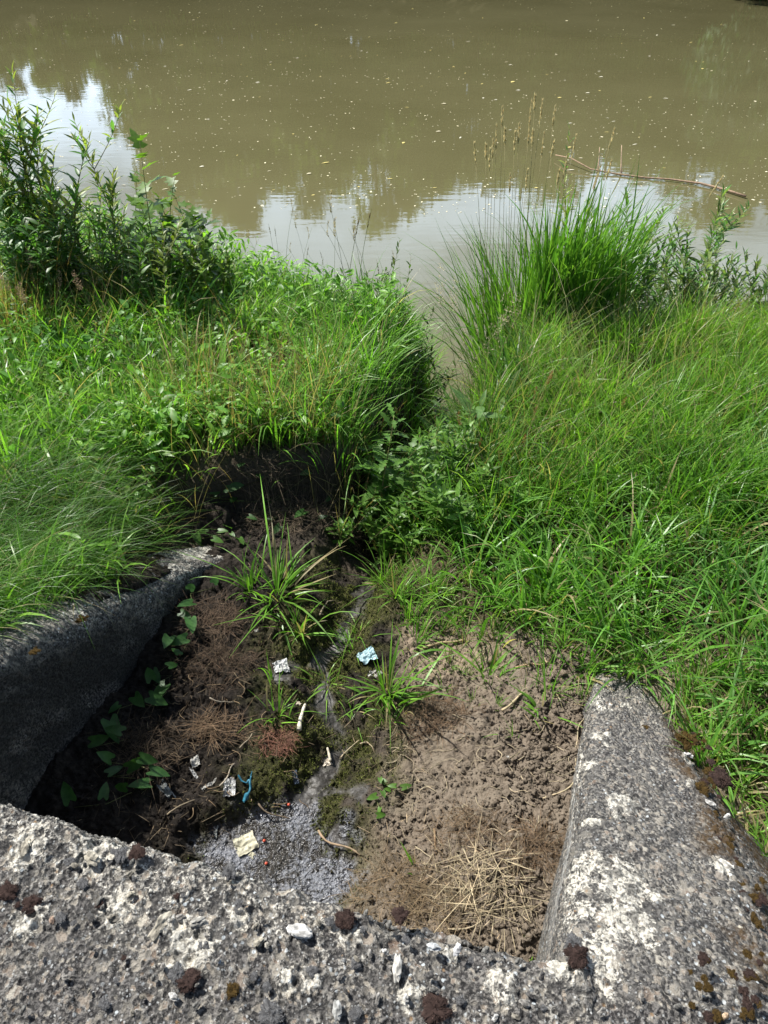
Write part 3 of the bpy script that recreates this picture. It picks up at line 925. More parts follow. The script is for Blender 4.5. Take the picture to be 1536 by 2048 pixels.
def left_region(x, y):
    u, v = to_uv(x, y)
    return ss(np.where((u < -1.62) & (v < 2.2), -0.25, 0.12), np.where((u < -1.62) & (v < 2.2), -0.1, 0.24), left_bank(x, y)) * (y < shore(x) + 0.1) * np.where(u > np.where(v > 1.6, -1.96, -1.72), ss(2.3, 2.45, v), ss(0.3, 0.5, v))
def wisp_region(x, y):
    u, v = to_uv(x, y)
    n = fbm(x * 2, y * 2, 8, 2)
    return ss(-3.3, -3.0, u) * ss(-1.80, -1.92, u + 0.08 * ss(0.9, 0.6, v)) * ss(0.55, 0.75, v) * ss(2.2, 1.7, v + 0.25 * n)
def gully_x(y): return np.interp(y, [g[1] for g in GULLY], [g[0] for g in GULLY])
def right_region(x, y):
    return veg_cover(x, y) * (x > gully_x(y) + np.where(y > 3.0, 0.0, 0.1)) * (y < shore(x) + 0.15)
def herb_patch(x, y, cx, cy, rx, ry, seed):
    r = np.hypot((x - cx) / rx, (y - cy) / ry)
    return ss(1.1, 0.6, r + 0.35 * fbm(x * 3, y * 3, seed, 3))

bright_left = lambda x, y: np.clip(left_region(x, y) - wisp_region(x, y), 0, 1)
sward('bank_grass', 'lush green broad-bladed grass covering the left bank', 'grass', lambda x, y: bright_left(x, y) * ss(-0.25, 0.1, fbm(x * 1.6, y * 1.6, 31, 3) + 0.12),
      (-5.5, 0.6, 1.0, 7.3), 250, 15, 0.22, 0.0092, tint_field(G_LIVE, G_YEL, 32, 1.3), spread=0.05, lean=0.35, bend=1.0, seed=33)
sward('tussock_grass', 'taller bright broad-bladed tussocks standing out of the left bank grass', 'grass', lambda x, y: bright_left(x, y) * ss(0.0, 0.3, fbm(x * 1.2, y * 1.2, 84, 3) + .1),
      (-5.0, 0.5, 2.2, 7.0), 16, 42, 0.31, 0.0105, tint_field(G_LIVE, G_YEL, 85, 1.0), spread=0.055, lean=0.28, bend=1.15, seed=86, straw=0.05)
sward('fine_grass', 'finer darker grass mixed through the left bank', 'grass', lambda x, y: bright_left(x, y),
      (-5.5, 0.6, 1.0, 7.3), 80, 18, 0.22, 0.0036, tint_field(G_DARK, G_LIVE, 34, 1.0), spread=0.06, lean=0.35, bend=1.0, seed=35, straw=0.10)
sward('wispy_grass', 'thin dark wispy grass drooping over the left concrete wing wall', 'grass', wisp_region,
      (-3.6, -0.4, 0.8, 3.6), 300, 26, 0.32, 0.0021, tint_field(G_DARK, G_LIVE, 36, 0.8), spread=0.06, lean=0.55, bend=1.2, flow=(1.1, -0.35), seg=6, seed=37, straw=0.05)
fine_right = lambda x, y: right_region(x, y) * ss(-0.65, -0.2, fbm(x * 2.4, y * 2.4, 56, 3)) * ss(2.55, 3.0, y + 0.25 * fbm(x * 2, y * 2, 41, 2) + 0.10 * x)
sward('meadow_grass', 'tall fine yellowish green meadow grass covering the right bank', 'grass', fine_right,
      (0.0, 5.6, 2.2, 6.2), 200, 17, 0.30, 0.0060, tint_field(G_YEL * 0.92, G_LIVE * 0.85, 42, 1.7, 2.5), spread=0.055, lean=0.22, bend=0.9, flow=(-0.2, -0.2), seg=5, seed=43, straw=0.06)
broad_right = lambda x, y: right_region(x, y) * ss(3.3, 2.7, y + 0.25 * fbm(x * 2, y * 2, 41, 2) + 0.05 * x) * ss(1.1, 1.6, y + 0.2 * fbm(x * 3, y * 3, 44, 2))
sward('lush_grass', 'broad shiny grass blades at the front of the right bank', 'grass', broad_right,
      (0.3, 4.6, 1.2, 3.6), 110, 13, 0.28, 0.0095, tint_field(G_LIVE, G_BLUE, 45, 1.0), spread=0.055, lean=0.32, bend=1.2, flow=(-0.25, -0.25), seg=6, seed=46, straw=0.05)
def edge_right(x, y):
    c = veg_cover(x, y); v = to_uv(x, y)[1]
    e = np.clip(1.2 * ss(0.02, 0.4, c) * ss(1.0, 0.5, c), 0, 1)
    e = np.maximum(e, 0.75 * ss(1.62, 2.05, v + 0.25 * fbm(x * 5, y * 5, 52, 3)) * ss(2.6, 2.2, v) * ss(-0.15, 0.25, fbm(x * 6, y * 6, 53, 3) + 0.05))
    return e * (x > gully_x(np.maximum(y, 2.2)) + 0.06) * (v > 0.6) * (to_uv(x, y)[0] < 0.5)
sward('short_grass', 'sparse short grass along the bare soil edge beside the right bank', 'grass', edge_right,
      (-0.3, 2.6, 0.7, 3.0), 420, 9, 0.095, 0.0032, tint_field(G_LIVE, G_YEL, 47, 1.0), spread=0.025, lean=0.4, bend=0.9, seed=48, straw=0.25)
road = lambda x, y: ss(-0.06, 0.02, to_uv(x, y)[0] - np.interp(to_uv(x, y)[1], [0.5, 0.9, 1.25, 1.6, 1.9], [0.98, 0.86, 0.70, 0.56, 0.44])) * ss(2.2, 1.8, to_uv(x, y)[1]) * ss(-0.6, -0.1, fbm(x * 4, y * 4, 49, 2) + .1) * (to_uv(x, y)[1] > 0.35)
sward('verge_grass', 'grass and pale dead stems beside the outer edge of the right wing wall', 'grass', road,
      (0.4, 3.2, 0.2, 2.4), 650, 11, 0.13, 0.0055, tint_field(G_YEL, G_LIVE, 50, 1.0), spread=0.04, lean=0.5, bend=0.9, seed=51, straw=0.35)

rusty = lambda x, y: np.maximum(herb_patch(x, y, *at(620, 800, -.35)[:2], .75, .6, 77) * .9, np.maximum(0.6 * herb_patch(x, y, *at(1000, 850, -.55)[:2], .35, .5, 78), herb_patch(x, y, *at(60, 600, -.3)[:2], .8, .55, 79))) * (veg_cover(x, y) > .5)
sward('rusty_stems', 'thin rusty and straw-coloured dead stems mixed into the weeds either side of the gully', 'dead stems', rusty,
      (-5.0, 1.5, 2.6, 6.0), 170, 6, 0.40, 0.0026, tint_field(np.array((.30, .195, .10)), np.array((.38, .31, .17)), 80, 1.2), spread=0.05, lean=0.25, bend=0.5, seed=81, straw=0.3)
sward('pale_stems', 'pale thin flowering stems rising through the right bank grass', 'grass stems', lambda x, y: right_region(x, y) * ss(2.9, 3.6, y),
      (0.2, 5.4, 2.6, 6.2), 120, 2.2, 0.52, 0.0024, tint_field(np.array((.34, .36, .15)), np.array((.44, .40, .22)), 82, 1.0), spread=0.04, lean=0.25, bend=1.0, flow=(-.3, -.2), seed=83, straw=0.4)

gully_reg = lambda x, y: ss(0.75, 0.45, polydist(x, y, GULLY)) * ss(2.75, 3.05, y) * (y < 5.9)
sward('gully_grass', 'mixed grass and leaf blades filling the gully between the two banks', 'grass', gully_reg,
      (-0.9, 1.9, 2.6, 6.0), 110, 16, 0.36, 0.006, tint_field(G_DARK, G_LIVE, 54, 1.2), spread=0.06, lean=0.3, bend=1.0, seed=55, straw=0.06)

def ground_cover(name, label, region, bbox, density, tmpl, size, hgt, tint_fn, seed):
    x0, x1, y0, y1 = bbox
    n = int((x1 - x0) * (y1 - y0) * density)
    x, y = rng.uniform(x0, x1, n), rng.uniform(y0, y1, n)
    k = rng.random(n) < region(x, y) * inlet_clear(x, y); x, y = x[k], y[k]; n = len(x)
    z = zat(x, y) + hgt * (0.35 + 0.65 * rng.random(n)) * (1 + 0.4 * fbm(x * 2.2, y * 2.2, seed, 3))
    a = rng.uniform(0, 2 * PI, n); el = rng.normal(-0.1, 0.45, n)
    d = np.stack([np.sin(a) * np.cos(el), np.cos(a) * np.cos(el), np.sin(el)], 1)
    R = frames(d, (0, 0, 1), rng.normal(0, .35, n))
    V, F, T = instances(LEAF[tmpl], np.stack([x, y, z], 1), R, size * np.exp(rng.normal(0, .3, n)), tint_fn(x, y) * np.exp(rng.normal(0, .18, n))[:, None])
    tag(mesh_obj(name, V, F, M_LEAF, attrs={'tint': T}), label, 'plants', kind='stuff')

ground_cover('leafy_weeds', 'small pointed leaves of mixed weeds threaded through the left bank grass',
             lambda x, y: bright_left(x, y) * ss(-0.3, 0.25, fbm(x * 1.9, y * 1.9, 72, 3)),
             (-4.6, 0.6, 2.0, 7.2), 900, 'lance', 0.055, 0.24, tint_field(G_LIVE, G_YEL, 73), 74)
ground_cover('waterside_weeds', 'tangle of small leaves along the waterside brow of the left bank',
             lambda x, y: ss(-1.5, -0.9, y - shore(x)) * (y < shore(x)) * (x < 0.55),
             (-4.6, 0.6, 4.0, 7.2), 1300, 'lance', 0.055, 0.36, tint_field(G_YEL, G_LIVE, 75), 76)
c1 = at(400, 830, -0.25); c2 = at(120, 640, -0.2); c3 = at(635, 825, -0.4); c4 = at(330, 560, -0.3)
ground_cover('ground_cover', 'low leafy clover-like weeds spreading through the left bank grass',
             lambda x, y: bright_left(x, y) * np.maximum(herb_patch(x, y, c1[0], c1[1], 0.75, 0.55, 61), np.maximum(0.6 * herb_patch(x, y, c2[0], c2[1], .8, .6, 62), 0.5 * herb_patch(x, y, c4[0], c4[1], 0.9, .7, 66))),
             (-4, 0.4, 2.2, 6.0), 1000, 'ovate', 0.045, 0.26, tint_field(G_LIVE, G_BLUE * 0.8, 63), 64)
ground_cover('creeping_weeds', 'small round-leaved weeds hanging over the dark eroded bank edge',
             lambda x, y: herb_patch(x, y, c3[0], c3[1], 0.55, 0.42, 65) * ss(0.12, 0.22, left_bank(x, y)),
             (-1.4, 0.8, 2.3, 4.6), 2600, 'ovate', 0.032, 0.20, tint_field(G_YEL * 0.9, G_LIVE, 67), 68)

# ---- shrubs and leafy weeds: things with stems and foliage
GREEN_BARK = (0.16, 0.15, 0.06)
def leafy_plant(name, base, shoots, leaf, leaf_len, tint, label, cat='plant', group=None, leaf_tint2=None, step=0.03, start=0.15, droop=0.2, stem_r=0.004,
                stem_tint=GREEN_BARK, up=0.5, mat=None, side_shoots=0):
    """shoots: list of (dx, dy, height, bend, azimuth)"""
    root = empty(name, base, label, cat, group)
    fo = Soup(); P, D, S, TT = [], [], [], []
    def dress(pts, L, size):
        n = max(4, int(L / step))
        ss_ = np.linspace(start, 1.0, n) + rng.normal(0, 0.2 / n, n)
        ss_ = np.clip(ss_, 0, 1)
        arc = np.linspace(0, 1, len(pts))
        for i, s_ in enumerate(ss_):
            p = np.array([np.interp(s_, arc, pts[:, q]) for q in range(3)])
            a = i * 2.4 + rng.normal(0, .4)
            e = up + 0.5 * (s_ ** 2) + rng.normal(0, .25)
            P.append(p); D.append((math.sin(a) * math.cos(e), math.cos(a) * math.cos(e), math.sin(e)))
            S.append(size * (0.55 + 0.75 * math.sin(PI * min(1, 0.15 + 0.8 * s_))) * math.exp(rng.normal(0, .18)))
            t = tint if leaf_tint2 is None or rng.random() > 0.3 + 0.4 * s_ else leaf_tint2
            TT.append(np.array(t) * math.exp(rng.normal(0, .18)))
    for (dx, dy, h, bend, az) in shoots:
        gz = float(zat(base[0] + dx, base[1] + dy)) - base[2] - 0.02
        pts = curve_pts((dx, dy, gz), abs(rng.normal(0.06, 0.05)), h - gz, bend, az, 9, 0.4)
        V, F = tube(pts, np.linspace(stem_r, stem_r * 0.3, len(pts)))
        mesh_obj('stem', V, F, M_STEM, root, {'tint': np.tile(stem_tint, (len(V), 1))})
        dress(pts, h, leaf_len)
        for _ in range(side_shoots):
            k = rng.integers(2, 7)
            p2 = curve_pts(pts[k], 0.5 + 0.3 * rng.random(), h * rng.uniform(.2, .4), -0.2, rng.uniform(0, 2 * PI), 6, 0.3)
            V, F = tube(p2, np.linspace(stem_r * 0.6, stem_r * 0.25, len(p2)), 4)
            mesh_obj('side_shoot', V, F, M_STEM, root, {'tint': np.tile(stem_tint, (len(V), 1))})
            dress(p2, h * 0.35, leaf_len * 0.85)
    n = len(P)
    R = frames(np.array(D), (0, 0, 1), rng.normal(0, droop, n))
    V, F, T = instances(LEAF[leaf], np.array(P), R, np.array(S), np.array(TT))
    mesh_obj('foliage', V, F, mat or M_LEAF, root, {'tint': T})
    return root

def stand(px, ytop, dist):
    """foot on the ground at a distance ahead and the height to reach the sight line to (px, ytop)"""
    d = ray(px, ytop); t = dist / d[1]
    x = d[0] * t; g = float(zat(x, dist))
    return np.array([x, dist, g]), CAM_H + d[2] * t - g

def shoot_set(specs, dist, base, bend=0.25):
    out = []
    for (px, py) in specs:
        p, h = stand(px, py, dist + rng.normal(0, .12))
        out.append((p[0] - base[0], p[1] - base[1], h, rng.normal(bend, .12), rng.uniform(0, 2 * PI)))
    return out

def shrub(name, label, px, dist, tops, leaf, leaf_len, tint, **kw):
    b, _ = stand(px, tops[0][1], dist)
    return leafy_plant(name, b, shoot_set(tops, dist, b), leaf, leaf_len, tint, label, **kw)

W_GREEN, W_TIP = (.11, .24, .065), (.26, .31, .08)
shrub('willow_shrub', 'tallest dark green willow shrub at the left edge of the bank', 25, 4.7,
      [(52, 205), (8, 150), (75, 265), (35, 280), (-30, 150), (20, 215), (70, 340), (90, 370), (10, 360), (-40, 250), (50, 400), (85, 410), (-10, 420), (30, 450)], 'willow', 0.105, W_GREEN,
      cat='shrub', leaf_tint2=W_TIP, step=0.022, stem_r=0.006, side_shoots=3, group='willow shrubs on the left bank')
shrub('willow_shrub', 'willow shrub with one thin upright shoot, second from the left edge', 170, 4.8,
      [(197, 240), (160, 370), (185, 340), (212, 360), (130, 420), (165, 400), (225, 400), (120, 450), (200, 430)], 'willow', 0.085, W_GREEN,
      cat='shrub', leaf_tint2=W_TIP, step=0.022, stem_r=0.005, side_shoots=2, group='willow shrubs on the left bank')
shrub('maple_sapling', 'bright green broad-leaved sapling beside the left willow shrubs', 270, 4.7,
      [(262, 278), (300, 345), (235, 370), (285, 400), (320, 430)], 'lobed', 0.115, (.115, .21, .03), cat='sapling', step=0.05, stem_r=0.005, side_shoots=2, up=0.15)
shrub('maple_sapling', 'small light green broad-leaved sapling at the water edge of the left bank', 385, 4.8,
      [(383, 375), (405, 420), (360, 440)], 'lobed', 0.10, (.10, .19, .03), cat='sapling', step=0.05, stem_r=0.004, side_shoots=2, up=0.15)
shrub('leafy_weed', 'yellow-green leafy weed below the broad-leaved sapling on the left bank', 320, 4.4,
      [(300, 455), (330, 470), (350, 450), (280, 480), (370, 490)], 'lance', 0.06, (.14, .19, .03), step=0.02, stem_r=0.003, side_shoots=2)
shrub('willow_sapling', 'slender willow sapling rising behind the tall reed clump', 1140, 5.4,
      [(1148, 305), (1170, 360), (1125, 400), (1185, 420)], 'willow', 0.085, W_GREEN, cat='shrub', leaf_tint2=W_TIP, step=0.03, stem_r=0.005, side_shoots=1)
for k, (px, tops, lab) in enumerate([
        (1265, [(1253, 410), (1270, 470), (1290, 480), (1235, 480), (1300, 530), (1250, 530)], 'grey-green willow bush just right of the reed clump'),
        (1345, [(1322, 440), (1345, 480), (1370, 470), (1380, 520), (1310, 520), (1350, 540)], 'grey-green willow bush in the middle of the right shoreline'),
        (1430, [(1443, 370), (1460, 400), (1420, 450), (1470, 480), (1410, 500), (1440, 520)], 'tallest grey-green willow bush near the right shoreline end of the branch'),
        (1510, [(1490, 490), (1520, 500), (1545, 480), (1500, 540), (1540, 550), (1480, 560)], 'willow bush at the right edge of the photo by the water')]):
    shrub('willow_bush', lab, px, 5.35, tops, 'willow', 0.095, W_GREEN, cat='shrub', leaf_tint2=(.18, .24, .09), step=0.015, stem_r=0.004, side_shoots=3, group='willow bushes along the right shore')

for k, (px, dist, tops, lf, ll, tn, lab) in enumerate([
        (60, 4.5, [(20, 440), (60, 420), (100, 430), (40, 470), (90, 470), (130, 450)], 'lance', .075, (.07, .16, .035), 'dense leafy bush at the foot of the tallest willow shrub on the left'),
        (200, 4.5, [(160, 440), (200, 430), (240, 420), (180, 460), (225, 460), (260, 450)], 'lance', .07, (.085, .18, .035), 'dense leafy bush at the foot of the second willow shrub'),
        (420, 4.6, [(390, 470), (420, 480), (450, 500), (400, 500), (440, 520)], 'ovate', .055, (.15, .24, .04), 'rounded yellow-green weed near the water on the left bank'),
        (0, 4.6, [(-40, 330), (0, 340), (20, 380), (-20, 300), (40, 400), (-60, 260)], 'willow', .09, W_GREEN, 'willow shoots cut by the left edge of the photo')]):
    shrub('leafy_bush', lab, px, dist, tops, lf, ll, tn, step=0.018, stem_r=0.004, side_shoots=3, group='leafy bushes on the left bank')
# weeds in the gully
def weed(name, label, px, py, dist, leaf, ll, tint, shoots, h, **kw):
    d = ray(px, py); b = np.array([d[0] * dist / d[1], dist, 0.0]); b[2] = float(zat(b[0], b[1]))
    ht = CAM_H + d[2] * dist / d[1] - b[2]
    sh = [(rng.normal(0, .14), rng.normal(0, .11), max(.12, ht * (1 - 0.4 * k / max(1, shoots))), rng.normal(.5, .2), rng.uniform(0, 2 * PI)) for k in range(shoots)]
    return leafy_plant(name, b, sh, leaf, ll, tint, label, **kw)
weed('sow_thistle', 'dark jagged-leaved sow thistle at the mouth of the gully', 800, 815, 3.05, 'jagged', 0.12, (.115, .24, .045), 5, .5, step=0.03, stem_r=0.006, up=0.2)
weed('dock_weed', 'broad pale-leaved weed with a dark red stem behind the sow thistle', 868, 810, 3.35, 'lance', 0.19, (.13, .24, .07), 5, .5, step=0.04, stem_r=0.007, stem_tint=(.10, .03, .02), up=0.15)
weed('dock_weed', 'pale green broad-leaved weed at the foot of the right bank grass', 1000, 800, 3.5, 'lance', 0.17, (.15, .26, .07), 5, .5, step=0.04, stem_r=0.006, up=0.15)
for k, (px, py, dist, lab) in enumerate([
        (860, 850, 2.95, 'dark dense smartweed plant filling the gully just right of the sow thistle'), (935, 880, 2.95, 'dark smartweed plant against the right bank grass'),
        (790, 980, 2.75, 'shaded smartweed plant lowest in the gully beside the dark eroded bank'), (890, 960, 2.7, 'low smartweed plant above the sandy patch'),
        (970, 950, 2.8, 'smartweed plant beneath the drooping rusty seed heads'), (740, 930, 3.1, 'smartweed plant hanging at the top of the dark eroded bank')]):
    weed('smartweed', lab, px, py, dist, 'lance', 0.060, (.125, .25, .042), 9, .4, step=0.017, stem_r=0.003, side_shoots=3, group='dark weeds in the gully')
for k, (px, py, dist, lab) in enumerate([
        (745, 500, 4.9, 'leafy green stem plant on the waterside tip of the left bank'), (790, 540, 4.7, 'purple-flowering tall leafy plant at the inlet edge'),
        (690, 560, 4.6, 'bushy light green weed on the left bank tip'), (840, 640, 4.4, 'dark leafy plant leaning over the inlet')]):
    weed('waterside_weed', lab, px, py, dist, 'lance', 0.055, (.075, .14, .03), 6, .5, step=0.022, stem_r=0.003, side_shoots=2, group='leafy plants by the inlet')
for k, (px, py, dist, lab) in enumerate([(600, 770, 3.35, 'rusty-stemmed yellowish weed above the eroded bank'), (700, 800, 3.3, 'yellowish leafy weed between the rusty stems and the sow thistle'), (560, 830, 3.15, 'light green weed at the lip of the dark bank')]):
    weed('bank_weed', lab, px, py, dist, 'ovate', 0.04, (.13, .16, .03), 7, .4, step=0.02, stem_r=0.0025, side_shoots=1, stem_tint=(.22, .09, .03), group='yellowish weeds above the eroded bank')

# ---- tall reed grass clump with seed heads
def seed_head_mesh(L, n, size, spread, tint, openness, droop=0.0):
    s = rng.random(n); a = rng.uniform(0, 2 * PI, n)
    r = spread * (0.3 + 0.7 * np.sin(PI * np.clip(s * 0.9 + 0.08, 0, 1))) * rng.random(n)
    x = r * np.sin(a); y = r * np.cos(a) + droop * L * s ** 2; z = s * L * (1 - 0.3 * droop)
    e = PI / 2 - openness * (0.5 + rng.random(n))
    d = np.stack([np.sin(a) * np.cos(e), np.cos(a) * np.cos(e) + droop * s, np.sin(e) - droop * s], 1)
    R = frames(d, rng.normal(size=(n, 3)), np.zeros(n))
    V, F, T = instances(leaf_template([(0, .05), (.4, .13), (1, .01)], curve=0), np.stack([x, y, z], 1), R, size * np.exp(rng.normal(0, .2, n)), np.array(tint) * np.exp(rng.normal(0, .2, n))[:, None])
    return mesh_data('seed_head', V, F, M_HEAD, {'tint': T})
REED_HEADS = [seed_head_mesh(0.135 * k, 130, 0.016, 0.0045 * q, (.62, .53, .33), 0.22) for k, q in ((1, 1), (.85, 1.3), (1.1, .8), (.7, 1.6))]
rb, _ = stand(1090, 400, 4.95)
reed = empty('reed_grass_clump', rb, 'tall reed grass clump with straw-coloured seed heads standing against the brown water', 'reed grass')
n = 1050
ang, rad = rng.uniform(0, 2 * PI, n), np.sqrt(rng.random(n))
bx = rb[0] + 0.14 + np.where(np.sin(ang) < 0, 0.40, 0.50) * rad * np.sin(ang); by = rb[1] + 0.28 * rad * np.cos(ang)
bz = zat(bx, by)
Lb = rng.uniform(0.5, 0.95, n)
hz = bz + rng.uniform(0, 0.40, n) * (bz > -1.25)
Lb = Lb + np.clip(-0.95 - bz, 0, .9) * rng.uniform(.9, 1.25, n)
V, F, T = blades(np.stack([bx, by, hz - 0.02], 1) - rb, Lb, np.exp(rng.normal(math.log(.015), .2, n)), ang + rng.normal(0, .8, n), 0.03 + 0.10 * rad * rng.random(n), np.abs(rng.normal(0.6, .5, n)), 7,
                 mixc(np.array([.085, .22, .035]), np.array([.16, .30, .045]), rng.random(n)) * np.exp(rng.normal(0, .15, n))[:, None])
mesh_obj('leaf_blades', V, F, M_GRASS, reed, {'tint': T})
for i, (px, py) in enumerate([(949, 290), (1005, 218), (993, 255), (1010, 262), (1030, 268), (1038, 252), (1063, 207), (1070, 195), (1085, 205), (1110, 217), (1088, 270), (1107, 287), (1152, 275),
                              (1228, 262), (1134, 315), (1118, 343), (1055, 343), (1020, 352), (1199, 338), (972, 293), (980, 302), (986, 283), (1060, 245), (1066, 265), (1443, 357), (1222, 325)]):
    dist = rb[1] + rng.normal(0, .08)
    d = ray(px, py); t = dist / d[1]
    top = np.array([d[0] * t, dist, CAM_H + d[2] * t])
    fx = rb[0] + (top[0] - rb[0]) * 0.62 + rng.normal(0, .03); fy = dist
    foot = np.array([fx, fy, float(zat(fx, fy)) - 0.02])
    s = np.linspace(0, 1, 8)[:, None]
    pts = foot + (top - foot) * s; pts[:, 0] += (top[0] - foot[0]) * (s[:, 0] ** 2 - s[:, 0]) * 0.5
    hi = i % 4; hl = [0.135, 0.115, 0.148, 0.095][hi]
    dirv = pts[-1] - pts[-2]; dirv /= np.linalg.norm(dirv)
    pts[-1] -= dirv * hl * 0.9
    V, F = tube(pts - rb, np.linspace(0.0026, 0.0011, 8), 4)
    tv = mixc(np.array([.08, .15, .04]), np.array([.30, .26, .12]), np.clip((V[:, 2] - V[:, 2].min()) / 1.6, 0, 1))
    st = mesh_obj('stalk', V, F, M_STEM, reed, {'tint': tv})
    hd = link('seed_head', REED_HEADS[hi], st, pts[-1] - rb)
    hd.rotation_euler = Vector(dirv).to_track_quat('Z', 'Y').to_euler()

# ---- seed stalks
def stalk_proto(name, h, head_len, n, size, spread, tint, openness, droop, stem_tint, bend):
    root = empty(name, (0, 0, 0))
    pts = curve_pts((0, 0, -0.02), 0.05, h, bend, 0.0, 9)
    V, F = tube(pts, np.linspace(0.0018, 0.0007, 9), 4)
    st = mesh_obj('stem', V, F, M_STEM, root, {'tint': np.tile(stem_tint, (len(V), 1))})
    hd = link('seed_head', seed_head_mesh(head_len, n, size, spread, tint, openness, droop), root, pts[-2])
    dv = Vector(pts[-1] - pts[-3]); hd.rotation_euler = dv.to_track_quat('Z', 'Y').to_euler()
    root['h'] = h
    return root
def scatter_stalks(protos, spots, labels, cat, group):
    used = set()
    for i, (px, py, dist) in enumerate(spots):
        p, h = stand(px, py, dist)
        h = max(h, 0.15)
        j = i % len(protos); pr = protos[j]
        sc = min(1.8, max(0.35, h / pr['h']))
        lab = labels[j]
        if j not in used:
            used.add(j); o = pr; o.location = p; o.scale = (sc,) * 3; o.rotation_euler = (0, 0, rng.uniform(0, 6.28)); tag(o, lab, cat, group)
        else:
            o = dup(pr, p, rng.uniform(0, 6.28), sc, lab, group)
            o['category'] = cat
    for pr in protos:
        for o in [pr]: pass
spots = [(px + rng.normal(0, 4), py + rng.normal(0, 6), 4.9 + rng.normal(0, .25)) for px, py in
         ((480, 470), (500, 520), (520, 455), (545, 430), (560, 400), (550, 450), (585, 460), (600, 480), (615, 470), (625, 510), (650, 440), (672, 400), (690, 385), (705, 390), (715, 400), (730, 440), (745, 450),
          (440, 490), (760, 480), (770, 520), (700, 430), (660, 480), (610, 430), (1120, 500), (1210, 520), (1400, 520), (230, 520), (300, 500))]
scatter_stalks([stalk_proto('grass_stalk', .8, .11, 60, .011, .005, (.40, .33, .20), .3, 0.55, (.13, .16, .06), 0.55),
                stalk_proto('grass_stalk', .7, .06, 50, .008, .004, (.16, .12, .07), .2, 0.0, (.12, .15, .06), 0.25)], spots,
               ['thin grass stalk with a nodding pale seed head on the waterside of the left bank', 'thin grass stalk with a straight dark seed head on the waterside of the left bank'], 'grass stalk', 'seed stalks along the left waterside')
spots = [(rng.uniform(840, 990), rng.uniform(560, 720), 4.6 + rng.normal(0, .3)) for _ in range(20)]
scatter_stalks([stalk_proto('feathery_stalk', .75, .16, 70, .010, .020, (.50, .44, .32), .8, 0.45, (.28, .27, .14), 0.7)], spots,
               ['pale feathery grass stalk arching over the inlet between the banks'], 'grass stalk', 'feathery stalks round the inlet')
spots = [(rng.uniform(1010, 1536), 590 + 330 * rng.random() ** 1.3, 0) for _ in range(70)]
spots = [(px, py, float(np.clip(4.9 - (py - 590) / 330 * 1.7 + rng.normal(0, .15), 2.9, 5.0))) for px, py, _ in spots]
scatter_stalks([stalk_proto('ryegrass_stalk', .72, .18, 48, .013, .004, (.36, .35, .18), .45, 0.35, (.20, .23, .08), 0.75),
                stalk_proto('ryegrass_stalk', .66, .12, 70, .008, .008, (.42, .36, .20), .6, 0.2, (.22, .22, .09), 0.5)], spots,
               ['slender grass stalk with a long arching green-gold spike in the right bank grass', 'slender grass stalk with a short loose straw-coloured seed head in the right bank grass'], 'grass stalk', 'seed stalks in the right bank grass')
spots = [(1085, 735, 3.5), (1070, 790, 3.4), (935, 840, 3.2), (950, 870, 3.1), (1060, 830, 3.2), (1040, 860, 3.1), (900, 990, 2.7), (990, 980, 2.8), (930, 1010, 2.7), (1225, 800, 3.3), (590, 740, 3.6), (640, 760, 3.5), (570, 790, 3.4),
         (610, 800, 3.4), (530, 770, 3.4), (735, 790, 3.4), (700, 760, 3.5), (655, 820, 3.3), (980, 850, 3.2), (1010, 900, 3.1), (1100, 880, 3.1)]
scatter_stalks([stalk_proto('sorrel_stalk', .55, .13, 110, .011, .013, (.30, .13, .06), .7, 0.12, (.28, .14, .06), 0.35)], spots,
               ['rusty red-brown seed stalk standing among the weeds either side of the gully'], 'seed stalk', 'rusty seed stalks by the gully')
spots = [(20, 530, 4.2), (50, 520, 4.2), (90, 545, 4.1), (175, 540, 4.0), (30, 545, 4.1), (70, 570, 3.9), (10, 580, 3.9)]
scatter_stalks([stalk_proto('plume_stalk', .6, .15, 130, .011, .022, (.36, .25, .19), .7, 0.2, (.25, .22, .10), 0.4)], spots,
               ['pinkish feathery grass plume below the willow shrub on the far left'], 'grass stalk', 'pinkish plumes on the far left')

# ---- single tufts on the channel bed
def tuft(label, px, py, L, nb, w=0.006, tint=G_LIVE, lean=0.5, bend=0.9, spread=0.02):
    p = on_ground(px, py)
    root_xy = p
    a = rng.uniform(0, 2 * PI, nb); r = np.abs(rng.normal(0, spread * 1.5, nb)); a = a + .6 * np.sin(a + rng.uniform(0, 6.28))
    base = np.stack([r * np.sin(a), r * np.cos(a), np.full(nb, -0.012)], 1)
    T = mixc(tint, G_YEL, rng.random(nb) * 0.6) * np.exp(rng.normal(0, .15, nb))[:, None]
    dry = rng.random(nb) < 0.14
    T = np.where(dry[:, None], STRAW, T)
    V, F, T = blades(base, L * np.exp(rng.normal(-.05, .42, nb)), w * np.exp(rng.normal(0, .3, nb)), a + rng.normal(0, .8, nb), np.abs(rng.normal(lean, .38, nb)), np.abs(rng.normal(bend, .55, nb)), 6, T)
    o = mesh_obj('grass_tuft', V, F, M_GRASS, None, {'tint': T}, loc=p)
    tag(o, label, 'grass tuft', 'grass tufts on the channel bed')
